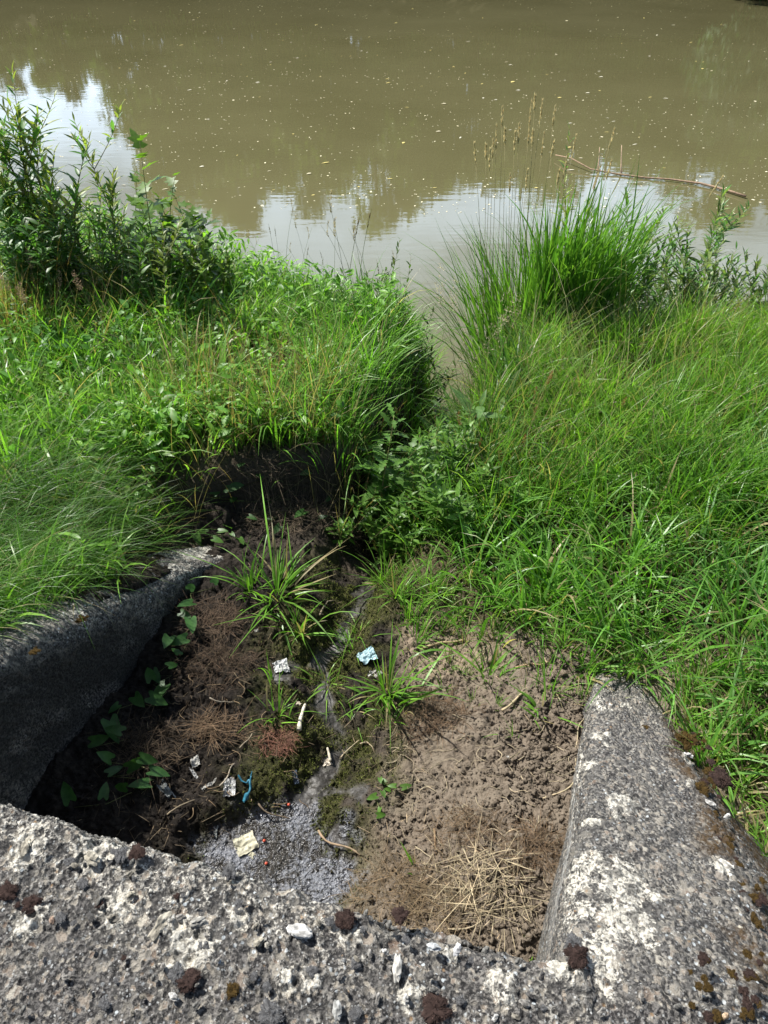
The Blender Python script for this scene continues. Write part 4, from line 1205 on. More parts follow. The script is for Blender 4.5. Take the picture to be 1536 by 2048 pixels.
for args in [
    ('largest star-shaped grass tuft with a pinkish stem base, left of the stream head', 552, 1195, .26, 80, .0075, G_LIVE, .75, .7, .03),
    ('broad grass tuft just below the largest star-shaped tuft', 600, 1262, .17, 34, .007),
    ('grass tuft leaning over the pale blue plastic scrap', 775, 1385, .19, 60, .0075, G_LIVE, .5, .8, .035),
    ('thin grass tuft on the moss in the middle of the stream', 655, 1365, .14, 34, .004, G_YEL),
    ('small grass tuft standing left of the stream beside the wooden splinter', 553, 1432, .12, 22, .006),
    ('tall grass blade pair rising from the crumpled grey scrap', 545, 1360, .17, 5, .007, G_LIVE, .15, .3, .01),
    ('tuft of stiff blades casting its shadow on the sand patch', 828, 1290, .17, 22, .006),
    ('small tuft below the tuft that leans over the plastic scrap', 705, 1420, .09, 26, .004),
    ('low tuft at the top of the stream beside the wet stones', 720, 1265, .08, 30, .004, G_YEL),
    ('bushy grass tuft right of the stream head', 790, 1195, .17, 60, .0045),
    ('bushy grass tuft between the stream head and the sand patch', 850, 1185, .15, 60, .004),
    ('short bright yellow-green tuft on the sand patch edge', 915, 1225, .07, 50, .004, G_YEL),
    ('short tuft above the bright yellow-green one', 935, 1175, .12, 45, .004),
    ('tuft of dark blades at the right end of the sand patch', 1000, 1200, .13, 45, .0045, G_BLUE),
    ('single leaning broad-bladed tuft on the crumbly soil', 975, 1360, .15, 12, .008),
    ('flat grass tuft near the far end of the right wing wall', 1085, 1425, .12, 16, .007, G_LIVE, .9, .6),
    ('grass tuft growing against the tip of the right wing wall', 1170, 1345, .15, 40, .007),
    ('thin short tuft left of the right wing wall tip', 1095, 1370, .10, 30, .004),
    ('tiny seedling grass blades among the straw near the headwall', 828, 1735, .10, 5, .006, G_LIVE, .2, .3, .006),
    ('very small tuft on the dry soil in the middle right', 1030, 1475, .05, 16, .003),
    ('small tuft beside the dry rust-brown grass mat', 780, 1440, .07, 20, .003),
    ('grass sprout beside the right wing wall foot near the headwall', 1062, 1905, .07, 6, .005, G_YEL, .3),
    ('small grass tuft right of the dry stick on the soil', 1130, 1300, .13, 35, .006),
    ('grass tuft hanging over the gap by the right wing wall', 1180, 1290, .18, 40, .008),
    ('dense grass tuft right beside the stream head', 765, 1165, .16, 70, .0045),
    ('yellowish grass tuft spreading above the sand patch', 880, 1190, .13, 70, .004, G_YEL),
    ('grass tuft growing on the left rim of the sand patch', 815, 1235, .14, 50, .0045),
    ('thin grass tuft hanging into the stream above the pale blue plastic', 700, 1300, .13, 40, .0045),
    ('grass tuft on the far right of the bare soil under the right bank', 1060, 1235, .15, 55, .006),
    ('grass tuft left of the largest star-shaped tuft', 500, 1185, .15, 40, .006),
]: tuft(*args)
for k in range(26):
    px, py = rng.uniform(880, 1180), rng.uniform(1240, 1420)
    p = on_ground(px, py)
    a = rng.uniform(0, 2 * PI, 12)
    V, F, T = blades(np.stack([.012 * np.sin(a), .012 * np.cos(a), np.full(12, -.01)], 1), rng.uniform(.03, .08, 12), .003, a, .5, .7, 4, mixc(G_LIVE, STRAW * .7, rng.random(12) * .6))
    tag(mesh_obj('grass_sprout', V, F, M_GRASS, None, {'tint': T}, loc=p), 'tiny sprout of short grass on the bare soil before the right bank', 'grass sprout', 'tiny grass sprouts on the soil')

# ---- bindweed
def vine(label, leaves, where, size, tint, up=0.02, name='bindweed_vine'):
    P = [where(px, py) for px, py in leaves]
    b = P[0]
    root = empty(name, b, label, 'vine')
    pts = np.array(P) - b; pts[:, 2] += 0.008
    V, F = tube(pts, 0.0016, 4)
    mesh_obj('vine_stem', V, F, M_STEM, root, {'tint': np.tile((.10, .11, .04), (len(V), 1))})
    for i in range(len(P)):
        a = rng.uniform(0, 2 * PI); e = rng.normal(0.05, .25)
        d = np.array([[math.sin(a) * math.cos(e), math.cos(a) * math.cos(e), math.sin(e)]])
        R = frames(d, (0.1, -0.35, 1), np.array([rng.normal(0, .3)]))
        V, F, T = instances(LEAF['arrow'], np.array([pts[i] + (0, 0, up * (0.5 + rng.random()))]), R, size * math.exp(rng.normal(0, .2)), np.array(tint) * math.exp(rng.normal(0, .15)))
        mesh_obj('leaf', V, F, M_LEAF, root, {'tint': T})
vine('green arrow-leaved bindweed trailing along the foot of the left wing wall',
     [(430, 1180), (382, 1192), (388, 1222), (365, 1237), (385, 1256), (345, 1296), (375, 1292), (360, 1318), (310, 1355), (345, 1358), (308, 1374), (335, 1390), (308, 1416), (275, 1410), (240, 1420), (225, 1455), (250, 1484),
      (190, 1498), (225, 1528), (290, 1537), (265, 1552), (222, 1556), (310, 1563), (300, 1577), (258, 1590), (215, 1612), (150, 1618)], on_ground, 0.056, (.045, .12, .03), 0.04)
vine('sparse bindweed leaves creeping over the dark eroded bank face',
     [(480, 950), (520, 965), (455, 985), (470, 1005), (430, 1000), (540, 1010), (590, 1000), (610, 1035), (540, 1050), (560, 1065), (640, 1045), (620, 960), (500, 1040), (660, 1010)], on_ground, 0.055, (.045, .11, .028), 0.02)
vine('small bright bindweed seedling in the middle of the crumbly soil', [(755, 1640), (760, 1622), (752, 1600), (765, 1592), (780, 1585), (770, 1572), (790, 1580), (760, 1565), (805, 1582)], on_ground, 0.028, (.09, .19, .03), 0.015)
vine('low green vine leaves draped on the far tip of the left wing wall', [(395, 1085), (415, 1078), (440, 1072), (465, 1080), (430, 1090), (455, 1068), (480, 1085)], on_ground, 0.045, (.075, .17, .03), 0.03)

# ------------------------------------------------------------------ soil clods, moss, straw
def soil_clods():
    n = 40000
    u = rng.uniform(-1.5, 0.16, n); v = rng.uniform(0.58, 2.35, n)
    x, y = to_xy(u, v)
    w = wetness(x, y)
    keep = (rng.random(n) > w * 0.93) & (left_bank(x, y) < -0.08) & (fbm(x * 4, y * 4, 91, 3) + 0.75 > rng.random(n) * 1.1)
    keep &= rng.random(n) < 0.35 + 0.65 * ss(-0.75, -0.3, u)
    x, y, u, v = x[keep], y[keep], u[keep], v[keep]
    n = len(x)
    sz = np.minimum(0.0032 * (rng.pareto(2.0, n) + 1), 0.0135) * (0.8 + 0.6 * ss(-0.2, 0.1, u))
    z = height(x, y) - sz * 0.05
    mask = np.stack([0 * x, mossiness(x, y), humus(x, y)], 1)
    sp = Soup(); Vs, Fs, As = [], [], []
    off = 0
    protos = [lump_shape(ICO2, k, 1.9, (1, .8, .65), 2.3) for k in range(8)]
    for k, (PV, PF) in enumerate(protos):
        i = np.arange(n)[(np.arange(n) % 8) == k]
        if k < 5: pass
        R = rand_rot(len(i))
        V = np.einsum('nij,kj->nki', R, PV) * sz[i][:, None, None] + np.stack([x[i], y[i], z[i]], 1)[:, None]
        F = (np.arange(len(i)) * len(PV))[:, None, None] + PF[None] + off
        Vs.append(V.reshape(-1, 3)); Fs.append(F.reshape(-1, 3)); As.append(np.repeat(mask[i], len(PV), 0)); off += len(i) * len(PV)
    A = np.concatenate(As)
    o = mesh_obj('soil_clods', np.concatenate(Vs), np.concatenate(Fs), M_SOIL, attrs={'mask': A, 'mask2': np.zeros_like(A)})
    tag(o, 'crumbly brown soil clods strewn over the channel bed', 'soil', kind='stuff')
soil_clods()

def straw_litter():
    n = 5200
    u = rng.uniform(-1.4, 0.12, n); v = rng.uniform(0.6, 2.1, n)
    x, y = to_xy(u, v)
    k = (rng.random(n) > wetness(x, y)) & (fbm(x * 3, y * 3, 95, 3) + .3 > rng.random(n) * .9) & (left_bank(x, y) < -.1)
    x, y = x[k], y[k]; n = len(x); hm = humus(x, y)
    V, F, T = blades(np.stack([x, y, height(x, y) + .002], 1), np.exp(rng.normal(math.log(.026), .55, n)), np.exp(rng.normal(math.log(.0014), .35, n)), rng.uniform(0, 6.28, n), rng.normal(1.42, .16, n), rng.normal(.1, .3, n), 4,
                     (np.array((.27, .205, .135)) * np.exp(rng.normal(0, .4, n))[:, None]) * (1 - .55 * hm)[:, None], tipw=.5, belly=.8)
    gz = height(V[:, 0], V[:, 1]); V[:, 2] = np.maximum(V[:, 2], gz + .0012)
    tag(mesh_obj('straw_litter', V, F, M_STRAW, attrs={'tint': T}), 'fine broken straw and root fibres littering the channel soil', 'straw', kind='stuff')
straw_litter()

def moss_on_bed():
    n = 26000
    i = rng.integers(0, len(STREAM), n)
    P = np.array(STREAM)
    x = P[i, 0] + rng.normal(0, .16, n); y = P[i, 1] + rng.normal(0, .14, n)
    k = (rng.random(n) < mossiness(x, y) * (1 - wetness(x, y))) & (y < 2.6)
    x, y = x[k], y[k]; n = len(x)
    V, F, T = blades(np.stack([x, y, height(x, y) - 0.001], 1), rng.uniform(.006, .014, n), .0032, rng.uniform(0, 6.28, n), rng.uniform(0, .9, n), .4, 2, np.array((.085, .10, .022)) * np.exp(rng.normal(0, .3, n))[:, None])
    tag(mesh_obj('bed_moss', V, F, M_MOSS, attrs={'tint': T}), 'olive moss growing on the damp soil along the stream', 'moss', kind='stuff')
moss_on_bed()

def straw_mat(label, px, py, r, n, L, w, tint, h=0.03, curl=1.5):
    p = on_ground(px, py)
    a = rng.uniform(0, 2 * PI, n); q = np.sqrt(rng.random(n)) * r * (1 + 0.75 * fbm(np.cos(a) * 1.3 + px * .37, np.sin(a) * 1.3 + py * .53, 7, 3))
    x, y = q * np.sin(a), q * np.cos(a) * 0.75
    g = height(p[0] + x, p[1] + y) - p[2]
    az = rng.uniform(0, 2 * PI, n)
    base = np.stack([x, y, g + h * rng.random(n) * (1 - (q / r) ** 2) + 0.002], 1)
    V, F, T = blades(base, L * np.exp(rng.normal(0, .35, n)), w, az, rng.normal(1.35, .25, n), rng.normal(0.3, .35, n) * curl, 6, np.array(tint) * np.exp(rng.normal(0, .28, n))[:, None], tipw=.4, belly=.7)
    gz = height(p[0] + V[:, 0], p[1] + V[:, 1]) - p[2]
    V[:, 2] = np.maximum(V[:, 2], gz + 0.002)
    tag(mesh_obj('dry_grass_mat', V, F, M_STRAW, None, {'tint': T}, loc=p), label, 'dry grass', 'dead grass mats on the channel bed')
RUST, TAN, GREYB = (.125, .082, .052), (.22, .165, .10), (.12, .09, .065)
for a in [('rust-brown dry grass mat right of the stream moss', 865, 1435, .13, 420, .07, .0016, RUST),
          ('reddish curly root mat against the right wing wall foot', 1065, 1695, .10, 420, .06, .0013, (.13, .088, .055), .03, 2.5),
          ('brown fibrous grass mat in the middle of the crumbly soil', 930, 1650, .11, 320, .05, .0013, (.13, .09, .055)),
          ('largest pale straw heap near the headwall edge', 965, 1775, .13, 230, .085, .0020, (.31, .255, .17), .03, 1.0),
          ('wide brown dry grass mat along the headwall edge', 800, 1775, .14, 420, .07, .0014, (.14, .10, .06), .02),
          ('grey-brown dry grass between the headwall edge and the straw heap', 880, 1810, .11, 260, .07, .0015, (.16, .12, .075), .02),
          ('small reddish matted moss-like dead grass beside the wooden splinter', 560, 1490, .065, 420, .035, .0013, (.17, .085, .06), .02, 2.5),
          ('brown dead grass mat below the star-shaped tuft', 430, 1245, .14, 520, .07, .0015, (.085, .058, .04), .03, 2),
          ('dark brown dead grass mat above the bindweed', 440, 1320, .15, 520, .07, .0015, (.062, .042, .028), .03, 2),
          ('light brown dead grass tuft in the dark soil', 430, 1462, .09, 380, .06, .0016, (.12, .08, .05), .02, 1.2),
          ('shaded dead grass beneath the bindweed leaves', 290, 1500, .14, 420, .07, .0015, (.065, .046, .03), .02, 2),
          ('dead grass trailing down the dark eroded bank', 560, 1030, .22, 700, .10, .0018, (.11, .085, .06), .01, 1.2),
          ('second trail of dead grass on the right of the dark eroded bank', 680, 1050, .16, 500, .10, .0018, (.11, .085, .06), .01, 1.2)]:
    straw_mat(*a)

def stick(label, a, b, rad, tint, where=on_ground, cat='stick', group=None, name='dry_stick', lift=0.004, sag=0.1):
    A, B = where(*a), where(*b)
    s = np.linspace(0, 1, 9)[:, None]
    pts = A + (B - A) * s
    perp = np.cross(B - A, (0, 0, 1)); 
    pts += perp * (np.sin(s * PI) * rng.normal(0, sag) + np.sin(s * 2 * PI) * rng.normal(0, sag * .3))
    g = height(pts[:, 0], pts[:, 1]) if where is on_ground else pts[:, 2]
    pts[:, 2] = np.maximum(pts[:, 2], g * 0.6 + pts[:, 2] * 0.4) + rad + lift
    V, F = tube(pts - A, np.linspace(rad, rad * .65, 9) * (1 + .15 * np.sin(np.arange(9) * 2.1)), 6)
    tag(mesh_obj(name, V, F, M_STRAW, None, {'tint': np.array(tint) * np.exp(np.random.default_rng(1).normal(0, .08, (len(V), 1)))}, loc=A), label, cat, group)
PALE = (.36, .30, .21)
for lab, a, b, r, t in [
        ('straight brown dry twig lying across the puddle edge', (637, 1664), (720, 1713), .0042, (.30, .22, .15)),
        ('long pale reed stem lying on the sand patch', (843, 1304), (930, 1284), .0060, (.40, .31, .19)),
        ('pale reed stem lying on the soil before the right wing wall', (1003, 1424), (1050, 1388), .0055, (.42, .34, .22)),
        ('dark thin twig stuck across the muddy soil below the blue plastic', (515, 1606), (580, 1640), .0035, (.14, .11, .08)),
        ('thin twig crossing the shaded soil on the left', (335, 1632), (390, 1602), .003, (.26, .21, .15)),
        ('grey twig lying on dark soil left of the stream', (420, 1400), (470, 1408), .003, (.24, .21, .17)),
        ('pale twig on the moss right of the wooden chips', (680, 1520), (718, 1485), .0026, PALE),
        ('short twig bent on the moss beside the wooden chips', (720, 1490), (748, 1502), .0026, PALE),
        ('brown curved stem standing in the middle straw', (868, 1660), (872, 1712), .0042, (.22, .15, .09)),
        ('dark bent twig near the stream head', (640, 1235), (668, 1205), .0045, (.20, .17, .12)),
        ('thin twig slanting over the dark soil by the white scraps', (440, 1575), (470, 1530), .0032, (.30, .26, .21)),
        ('twig across the dark soil above the blue plastic', (480, 1500), (505, 1470), .003, (.24, .20, .15)),
        ('brown stem lying near the right wing wall tip', (1030, 1338), (1095, 1328), .0045, (.28, .20, .12)),
        ('dry stalk beside the foot of the right wing wall', (1085, 1600), (1150, 1520), .003, (.40, .33, .22)),
        ('curved dry stalk along the gap beside the right wing wall', (1150, 1500), (1168, 1440), .003, (.34, .28, .19)),
        ('long pale straw pointing at the right wing wall above the straw heap', (1005, 1755), (1075, 1757), .0028, PALE),
        ('pale straw rising from the straw heap', (925, 1700), (960, 1745), .0028, PALE),
        ('pale straw crossing the straw heap', (895, 1860), (970, 1840), .0028, PALE)]:
    stick(lab, a, b, r, t)
for k in range(150):
    px, py = rng.uniform(780, 1150), rng.uniform(1430, 1850)
    if px > 1185 - (py - 1400) * 0.24: px -= 120
    a = rng.uniform(0, PI); l = rng.uniform(14, 52)
    q = rng.random()
    t = np.array(PALE) * rng.uniform(.5, 1.05)
    stick('thin dry straw lying loose on the crumbly soil right of the stream', (px, py), (px + l * math.cos(a), py + l * math.sin(a) * 0.75), rng.uniform(.0010, .0020), t,
          group='loose straws on the right soil', name='dry_straw', cat='straw', sag=.18)
for k in range(40):
    px, py = rng.uniform(330, 620), rng.uniform(1330, 1620)
    a = rng.uniform(0, PI); l = rng.uniform(12, 40)
    stick('thin brown straw lying loose on the dark soil left of the stream', (px, py), (px + l * math.cos(a), py + l * math.sin(a) * 0.75), rng.uniform(.0010, .0018), np.array((.22, .16, .10)) * rng.uniform(.5, 1.2),
          group='loose straws on the dark soil', name='dry_straw', cat='straw', sag=.18)

# ------------------------------------------------------------------ stones and moss on the concrete
STONES = [lump_shape(ICO3, 20 + k, 0.75, (1, .75, .6), 1.1) for k in range(5)]
def stone(label, px, py, size, tint, where, sx=1.0, rot=None, group=None, name='stone'):
    p = where(px, py); size = size * .82
    V, F = STONES[int(rng.integers(0, 5))]
    V = V * np.array([sx, 1, 1]) * size
    c, s = math.cos(rot if rot is not None else rng.uniform(0, 6.28)), 0
    a = rot if rot is not None else rng.uniform(0, 6.28)
    V = V @ np.array([[math.cos(a), math.sin(a), 0], [-math.sin(a), math.cos(a), 0], [0, 0, 1]])
    n = fbm(V[:, 0] * 180, V[:, 1] * 180 + V[:, 2] * 90, 9, 3)
    o = mesh_obj(name, V, F, M_STONE, None, {'tint': np.array(tint) * np.clip(.85 + .7 * n[:, None] + .25 * fbm(V[:, 0] * 60, V[:, 1] * 60, 4, 2)[:, None], .15, 1.15)}, smooth=False, loc=p + np.array((0, 0, size * 0.02 + 0.005)))
    tag(o, label, 'stone', group)
CREAM, WHITE, PINK = (.36, .33, .265), (.54, .53, .50), (.34, .24, .18)
for a in [('bright white elongated stone on the headwall right of the middle', 600, 1866, .021, WHITE, on_cap, 1.6, -.25),
          ('large cream stone set at the broken band of the headwall', 322, 1852, .024, CREAM, on_cap, 1.5, 1.2),
          ('pale stone near the left edge of the broken headwall', 55, 1697, .022, CREAM, on_cap, 1.2),
          ('blunt cream stone right of the pale left edge stone', 185, 1718, .020, CREAM, on_cap, 1.2),
          ('tall white stone standing on the headwall below the straw heap', 795, 1935, .014, (.55, .53, .48), on_cap, 2.2, 1.5),
          ('small bright white stone beside the tall white stone', 770, 1905, .009, WHITE, on_cap),
          ('flat grey stone below the large cream stone', 395, 1845, .014, (.30, .29, .26), on_cap, 1.4),
          ('white stone pair member nearest the headwall right corner', 870, 1895, .012, (.56, .58, .58), on_cap, 1.5),
          ('whitish stone right of the pair on the headwall', 915, 1900, .011, (.58, .58, .58), on_cap, 1.4),
          ('small pale stone on the lower left headwall', 350, 1995, .010, WHITE, on_cap, 1.4),
          ('round beige stone on the middle headwall', 520, 1885, .013, CREAM, on_cap),
          ('second round beige stone touching the first on the middle headwall', 535, 1892, .008, (.36, .34, .29), on_cap),
          ('rounded white stone at the lower middle of the headwall', 812, 1998, .009, WHITE, on_cap),
          ('pale ring-shaped stone on the upper headwall', 262, 1792, .012, CREAM, on_cap),
          ('pinkish stone on the far left of the headwall', 105, 1842, .009, PINK, on_cap),
          ('grey-white stone low on the headwall right of centre', 675, 2020, .014, (.36, .36, .34), on_cap, 1.5),
          ('small white stone low on the right of the headwall', 990, 2037, .009, WHITE, on_cap),
          ('orange-pink stone embedded in the middle of the right wing wall', 1268, 1643, .011, (.44, .28, .18), on_right_wall, 1.5, 1.3),
          ('cream splinter of stone standing on the right wing wall', 1250, 1672, .010, CREAM, on_right_wall, 1.8, .9),
          ('large chalky white stone near the outer edge of the right wing wall', 1452, 1735, .022, (.62, .60, .54), on_right_wall, 1.1),
          ('white flat stone high on the right wing wall', 1376, 1512, .013, WHITE, on_right_wall, 1.4),
          ('white stone leaning at the outer edge of the right wing wall', 1417, 1608, .011, WHITE, on_right_wall, 1.6, -.6),
          ('second white stone just below the leaning one on the right wing wall', 1452, 1636, .010, WHITE, on_right_wall, 1.3),
          ('round cream pebble low on the right wing wall', 1478, 1862, .011, CREAM, on_right_wall),
          ('cream pebble above the round one on the right wing wall', 1453, 1787, .010, CREAM, on_right_wall, 1.3),
          ('grey flat stone on the right wing wall near its headwall corner', 1235, 1895, .011, (.25, .24, .22), on_right_wall, 1.4),
          ('pinkish brick fragment at the tip of the right wing wall', 1208, 1372, .018, (.34, .21, .15), on_right_wall, 1.3),
          ('tan pebble at the lower right corner of the headwall', 1450, 2032, .009, (.45, .33, .22), on_cap)]:
    stone(*a)
for k in range(60):
    px, py = rng.uniform(10, 1500), rng.uniform(1700, 2040)
    edge = 1592 + px * 0.2815
    if py < edge + 30: py = edge + 30 + rng.uniform(0, 130)
    if py > 2046: continue
    t = [(.24, .22, .18), (.16, .155, .14), (.28, .265, .24), (.09, .087, .083)][int(rng.integers(0, 4))]
    stone('small greyish pebble set in the headwall concrete', px, py, rng.uniform(.005, .010), t, on_cap, rng.uniform(1, 1.6), None, 'pebbles in the headwall', 'pebble')

def moss_proto(tint, tint2, seed, hairs=1500, hair=0.16):
    V, F = lump_shape(ICO4, seed, 1.1, (1, 1, .30), 1.9)
    sp = Soup()
    n = fbm(V[:, 0] * 4, V[:, 1] * 4 + V[:, 2] * 3, seed, 3)
    sp.add(V, F, mixc(np.array(tint), np.array(tint2), np.clip(.5 + n, 0, 1)) * 0.8)
    i = rng.integers(0, len(V), hairs); i = i[V[i, 2] > -0.1]
    nv = V[i] / np.linalg.norm(V[i], axis=1, keepdims=True)
    az = np.arctan2(nv[:, 0], nv[:, 1]); th = np.arccos(np.clip(nv[:, 2], -1, 1))
    hn = len(i)
    bv, bf, bt = blades(V[i] + rng.normal(0, .05, (hn, 3)), hair * rng.uniform(.5, 1.3, hn), .045, az + rng.normal(0, .3, hn), np.clip(th + rng.normal(0, .3, hn), 0, 1.6), .2, 2,
                        mixc(np.array(tint), np.array(tint2), rng.random(hn)) * np.exp(rng.normal(0, .3, hn))[:, None])
    sp.add(bv, bf, bt)
    return sp.data('moss_cushion', M_MOSS)
MOSS = {'grey': [moss_proto((.045, .044, .045), (.19, .19, .19), 30 + k) for k in range(3)],
        'rust': [moss_proto((.020, .013, .011), (.070, .045, .038), 40 + k) for k in range(3)],
        'olive': [moss_proto((.026, .017, .006), (.095, .06, .018), 50 + k) for k in range(3)]}
def moss(kind, label, px, py, size, where, group=None, squash=1.0):
    o = link('moss_cushion', MOSS[kind][int(rng.integers(0, 3))], None, where(px, py) + np.array((0, 0, 0.003)))
    size = size * .72
    o.scale = (size * rng.uniform(.9, 1.25), size, size * squash); o.rotation_euler = (0, 0, rng.uniform(0, 6.28))
    tag(o, label, 'moss', group)
for a in [('rust', 'rust-red moss cushion at the left edge of the headwall', 18, 1785, .026, on_cap), ('rust', 'second rust-red moss cushion beside the one at the left edge', 65, 1808, .024, on_cap),
          ('grey', 'dark grey moss cushion at the headwall lip above the puddle', 458, 1745, .022, on_cap), ('rust', 'rust and grey moss cushion at the headwall lip left of the straw', 692, 1838, .024, on_cap),
          ('rust', 'reddish moss cushion at the headwall lip below the straw mat', 802, 1830, .019, on_cap), ('olive', 'round brown moss cushion low on the headwall', 465, 1982, .020, on_cap),
          ('rust', 'reddish moss patch above the round brown cushion', 378, 1965, .024, on_cap), ('grey', 'grey moss cushion beside the reddish patch on the headwall', 355, 1950, .022, on_cap),
          ('rust', 'wide reddish moss cushion low on the headwall right of centre', 875, 2020, .032, on_cap), ('grey', 'grey moss cushion at the corner of headwall and right wing wall', 1145, 1888, .022, on_cap),
          ('rust', 'rust-red moss cushion at the corner of headwall and right wing wall', 1150, 1910, .028, on_cap), ('grey', 'grey moss mound low on the left of centre of the headwall', 545, 2030, .028, on_cap),
          ('rust', 'rusty moss cushion on the upper headwall left of centre', 272, 1708, .020, on_cap), ('grey', 'grey moss cushion on the upper headwall left of centre', 240, 1712, .018, on_cap),
          ('olive', 'large golden-brown moss cushion at the upper outer edge of the right wing wall', 1375, 1480, .045, on_right_wall), ('olive', 'small golden-brown moss cushion left of the large one', 1292, 1462, .024, on_right_wall),
          ('rust', 'dark red moss mass at the outer edge of the right wing wall', 1440, 1555, .04, on_right_wall), ('olive', 'long brown moss ridge in the middle of the right wing wall edge', 1400, 1580, .032, on_right_wall),
          ('grey', 'single silver-grey moss cushion low on the right wing wall', 1352, 1728, .022, on_right_wall), ('rust', 'dark red moss beside the single silver-grey cushion', 1332, 1726, .012, on_right_wall)]:
    moss(*a)
for px, py in ((1295, 1540), (1275, 1538), (1310, 1552), (1285, 1562), (1262, 1556), (1318, 1570), (1336, 1560), (1342, 1578), (1290, 1582), (1268, 1580), (1322, 1592), (1350, 1594), (1300, 1598), (1358, 1600), (1360, 1548), (1335, 1530), (1345, 1540), (1280, 1520), (1310, 1512), (1365, 1572)):
    moss('grey', 'silver-grey moss cushion in the dense cluster on the right wing wall', px + rng.normal(0, 2), py + rng.normal(0, 2), rng.uniform(.013, .024), on_right_wall, 'grey moss cluster on the right wing wall')
for k in range(46):
    s = rng.random(); px = 1370 + 160 * s + rng.normal(0, 20); py = 1480 + 400 * s + rng.normal(0, 28)
    moss('olive' if rng.random() < .6 else 'rust', 'brown moss tuft along the outer edge of the right wing wall', px, py, rng.uniform(.007, .016), on_right_wall, 'brown moss along the right wing wall edge', .7)
for k in range(26):
    px, py = rng.uniform(1380, 1530), rng.uniform(1900, 2046)
    moss('olive' if rng.random() < .6 else 'rust', 'brown moss cushion in the lower right corner of the concrete', px, py, rng.uniform(.006, .014), on_cap, 'moss in the lower right corner', .8)
for k in range(46):
    px = rng.uniform(0, 1150); py = rng.uniform(1690, 2046)
    if py < 1592 + px * .2815 + 25: continue
    moss('grey' if rng.random() < .85 else 'rust', 'small dark moss cushion scattered on the headwall concrete', px, py, rng.uniform(.006, .015), on_cap, 'small moss cushions on the headwall', .8)
for px, py, s in ((165, 1240, .026), (70, 1305, .02)):
    moss('olive', 'dark brown moss cushion on the shaded top of the left wing wall', px, py, s, on_left_wall, 'moss on the left wing wall')

# ------------------------------------------------------------------ litter
def sheet(name, label, px, py, w, h, rot, mat, seed, crumple=.25, lift=.012, cat='litter', tilt=0.0, taper=1.0):
    p = on_ground(px, py)
    n = 26
    w, h = w * .82, h * .82
    X, Y = np.meshgrid(np.linspace(-.5, .5, n), np.linspace(-.5, .5, n))
    c, r = worley(X * 3.2 + seed, Y * 3.2 + seed * 2, seed); c2, _ = worley(X * 6 + seed, Y * 6, seed + 3)
    Z = (c * 1.0 + 0.35 * c2 + 0.5 * fbm(X * 3, Y * 3, seed, 2)) * crumple * min(w, h)
    sx = 1 - (1 - taper) * (Y + .5)
    edge = 1 + .12 * fbm(X * 5, Y * 5, seed + 4, 2)
    x, y = X * w * sx * edge, Y * h * edge
    a = rot
    xx, yy = x * math.cos(a) - y * math.sin(a), x * math.sin(a) + y * math.cos(a)
    g = np.maximum(height(p[0] + xx, p[1] + yy) - p[2], -0.01)
    Z = np.maximum(Z - Z.min() * .9 + Y * tilt * h + lift * .2, 0) * .8 + g * .75 + .001 - .004 * (fbm(X * 2, Y * 2, seed + 8, 2) > .25)
    V = np.stack([xx, yy, Z], -1).reshape(-1, 3)
    V2 = V - np.array([0, 0, .0009])
    F = grid_faces(n, n)
    bi = np.concatenate([np.arange(n - 1), np.arange(n - 1) * n + n - 1, n * n - 1 - np.arange(n - 1), (n - 1 - np.arange(n - 1)) * n])
    nb = np.roll(bi, -1)
    side = np.stack([bi, bi + n * n, nb + n * n, nb], 1)
    tag(mesh_obj(name, np.concatenate([V, V2]), np.concatenate([F, F[:, ::-1] + n * n, side]), mat, loc=p, smooth=False), label, cat)
M_BEIGE = plain_mat('grubby wrapper', (.40, .38, .28), .5, 45, .5, .2, .001)
M_FILM = plain_mat('dirty clear film', (.38, .38, .37), .25, 90, .5, .4, .002, .6)
M_WHITE = plain_mat('dirty white plastic', (.46, .45, .41), .5, 45, .55, .2, .001)
M_BLUE = plain_mat('blue plastic', (.03, .15, .22), .4, 60, .5, .2, .001, .5)
M_PBLUE = plain_mat('pale blue plastic', (.30, .43, .46), .45, 45, .55, .2, .001, .5)
M_NAVY = plain_mat('dark blue bag', (.03, .045, .07), .3, 80, .5, .3, .002, .6)
M_GREYS = plain_mat('grey plastic slab', (.20, .21, .20), .6, 60, .4, .3, .002)
M_WOOD = plain_mat('bleached wood', (.52, .46, .37), .8, 50, .25, .4, .002)
M_RED = plain_mat('orange-red berry', (.50, .07, .03), .35, 30, .2, .1, .001, .5)
sheet('wrapper', 'crumpled beige wrapper lying in the silvery puddle', 492, 1690, .085, .075, .5, M_BEIGE, 3, .16, .012)
sheet('wrapper_scrap', 'small torn beige scrap below the crumpled wrapper', 505, 1712, .022, .03, .9, M_BEIGE, 5, .2, .006)
sheet('film_wrapper', 'dirty clear film wrapper left of the blue plastic strip', 460, 1578, .048, .075, .1, M_FILM, 7, .2, .012)
sheet('plastic_scrap', 'white plastic scrap on dark soil farthest left of the litter', 391, 1525, .036, .04, .4, M_WHITE, 9, .3, .014)
sheet('plastic_strip', 'narrow white plastic strip between the white scrap and the film wrapper', 420, 1570, .016, .075, -.9, M_WHITE, 11, .15, .01, taper=.4)
sheet('film_strip', 'greyish blue film strip just below the white scrap', 388, 1548, .012, .06, .7, M_FILM, 13, .3, .01)
sheet('paper_scrap', 'crumpled grey scrap at the left bank of the stream beneath a tall blade', 562, 1335, .07, .08, .3, M_FILM, 15, .3, .016)
sheet('plastic_wrapper', 'pale blue plastic wrapper half hidden under a grass tuft', 735, 1316, .085, .075, .5, M_PBLUE, 17, .3, .03)
sheet('plastic_wrapper', 'white torn wrapper edge beneath the pale blue one', 750, 1350, .07, .03, .2, M_WHITE, 19, .25, .012)
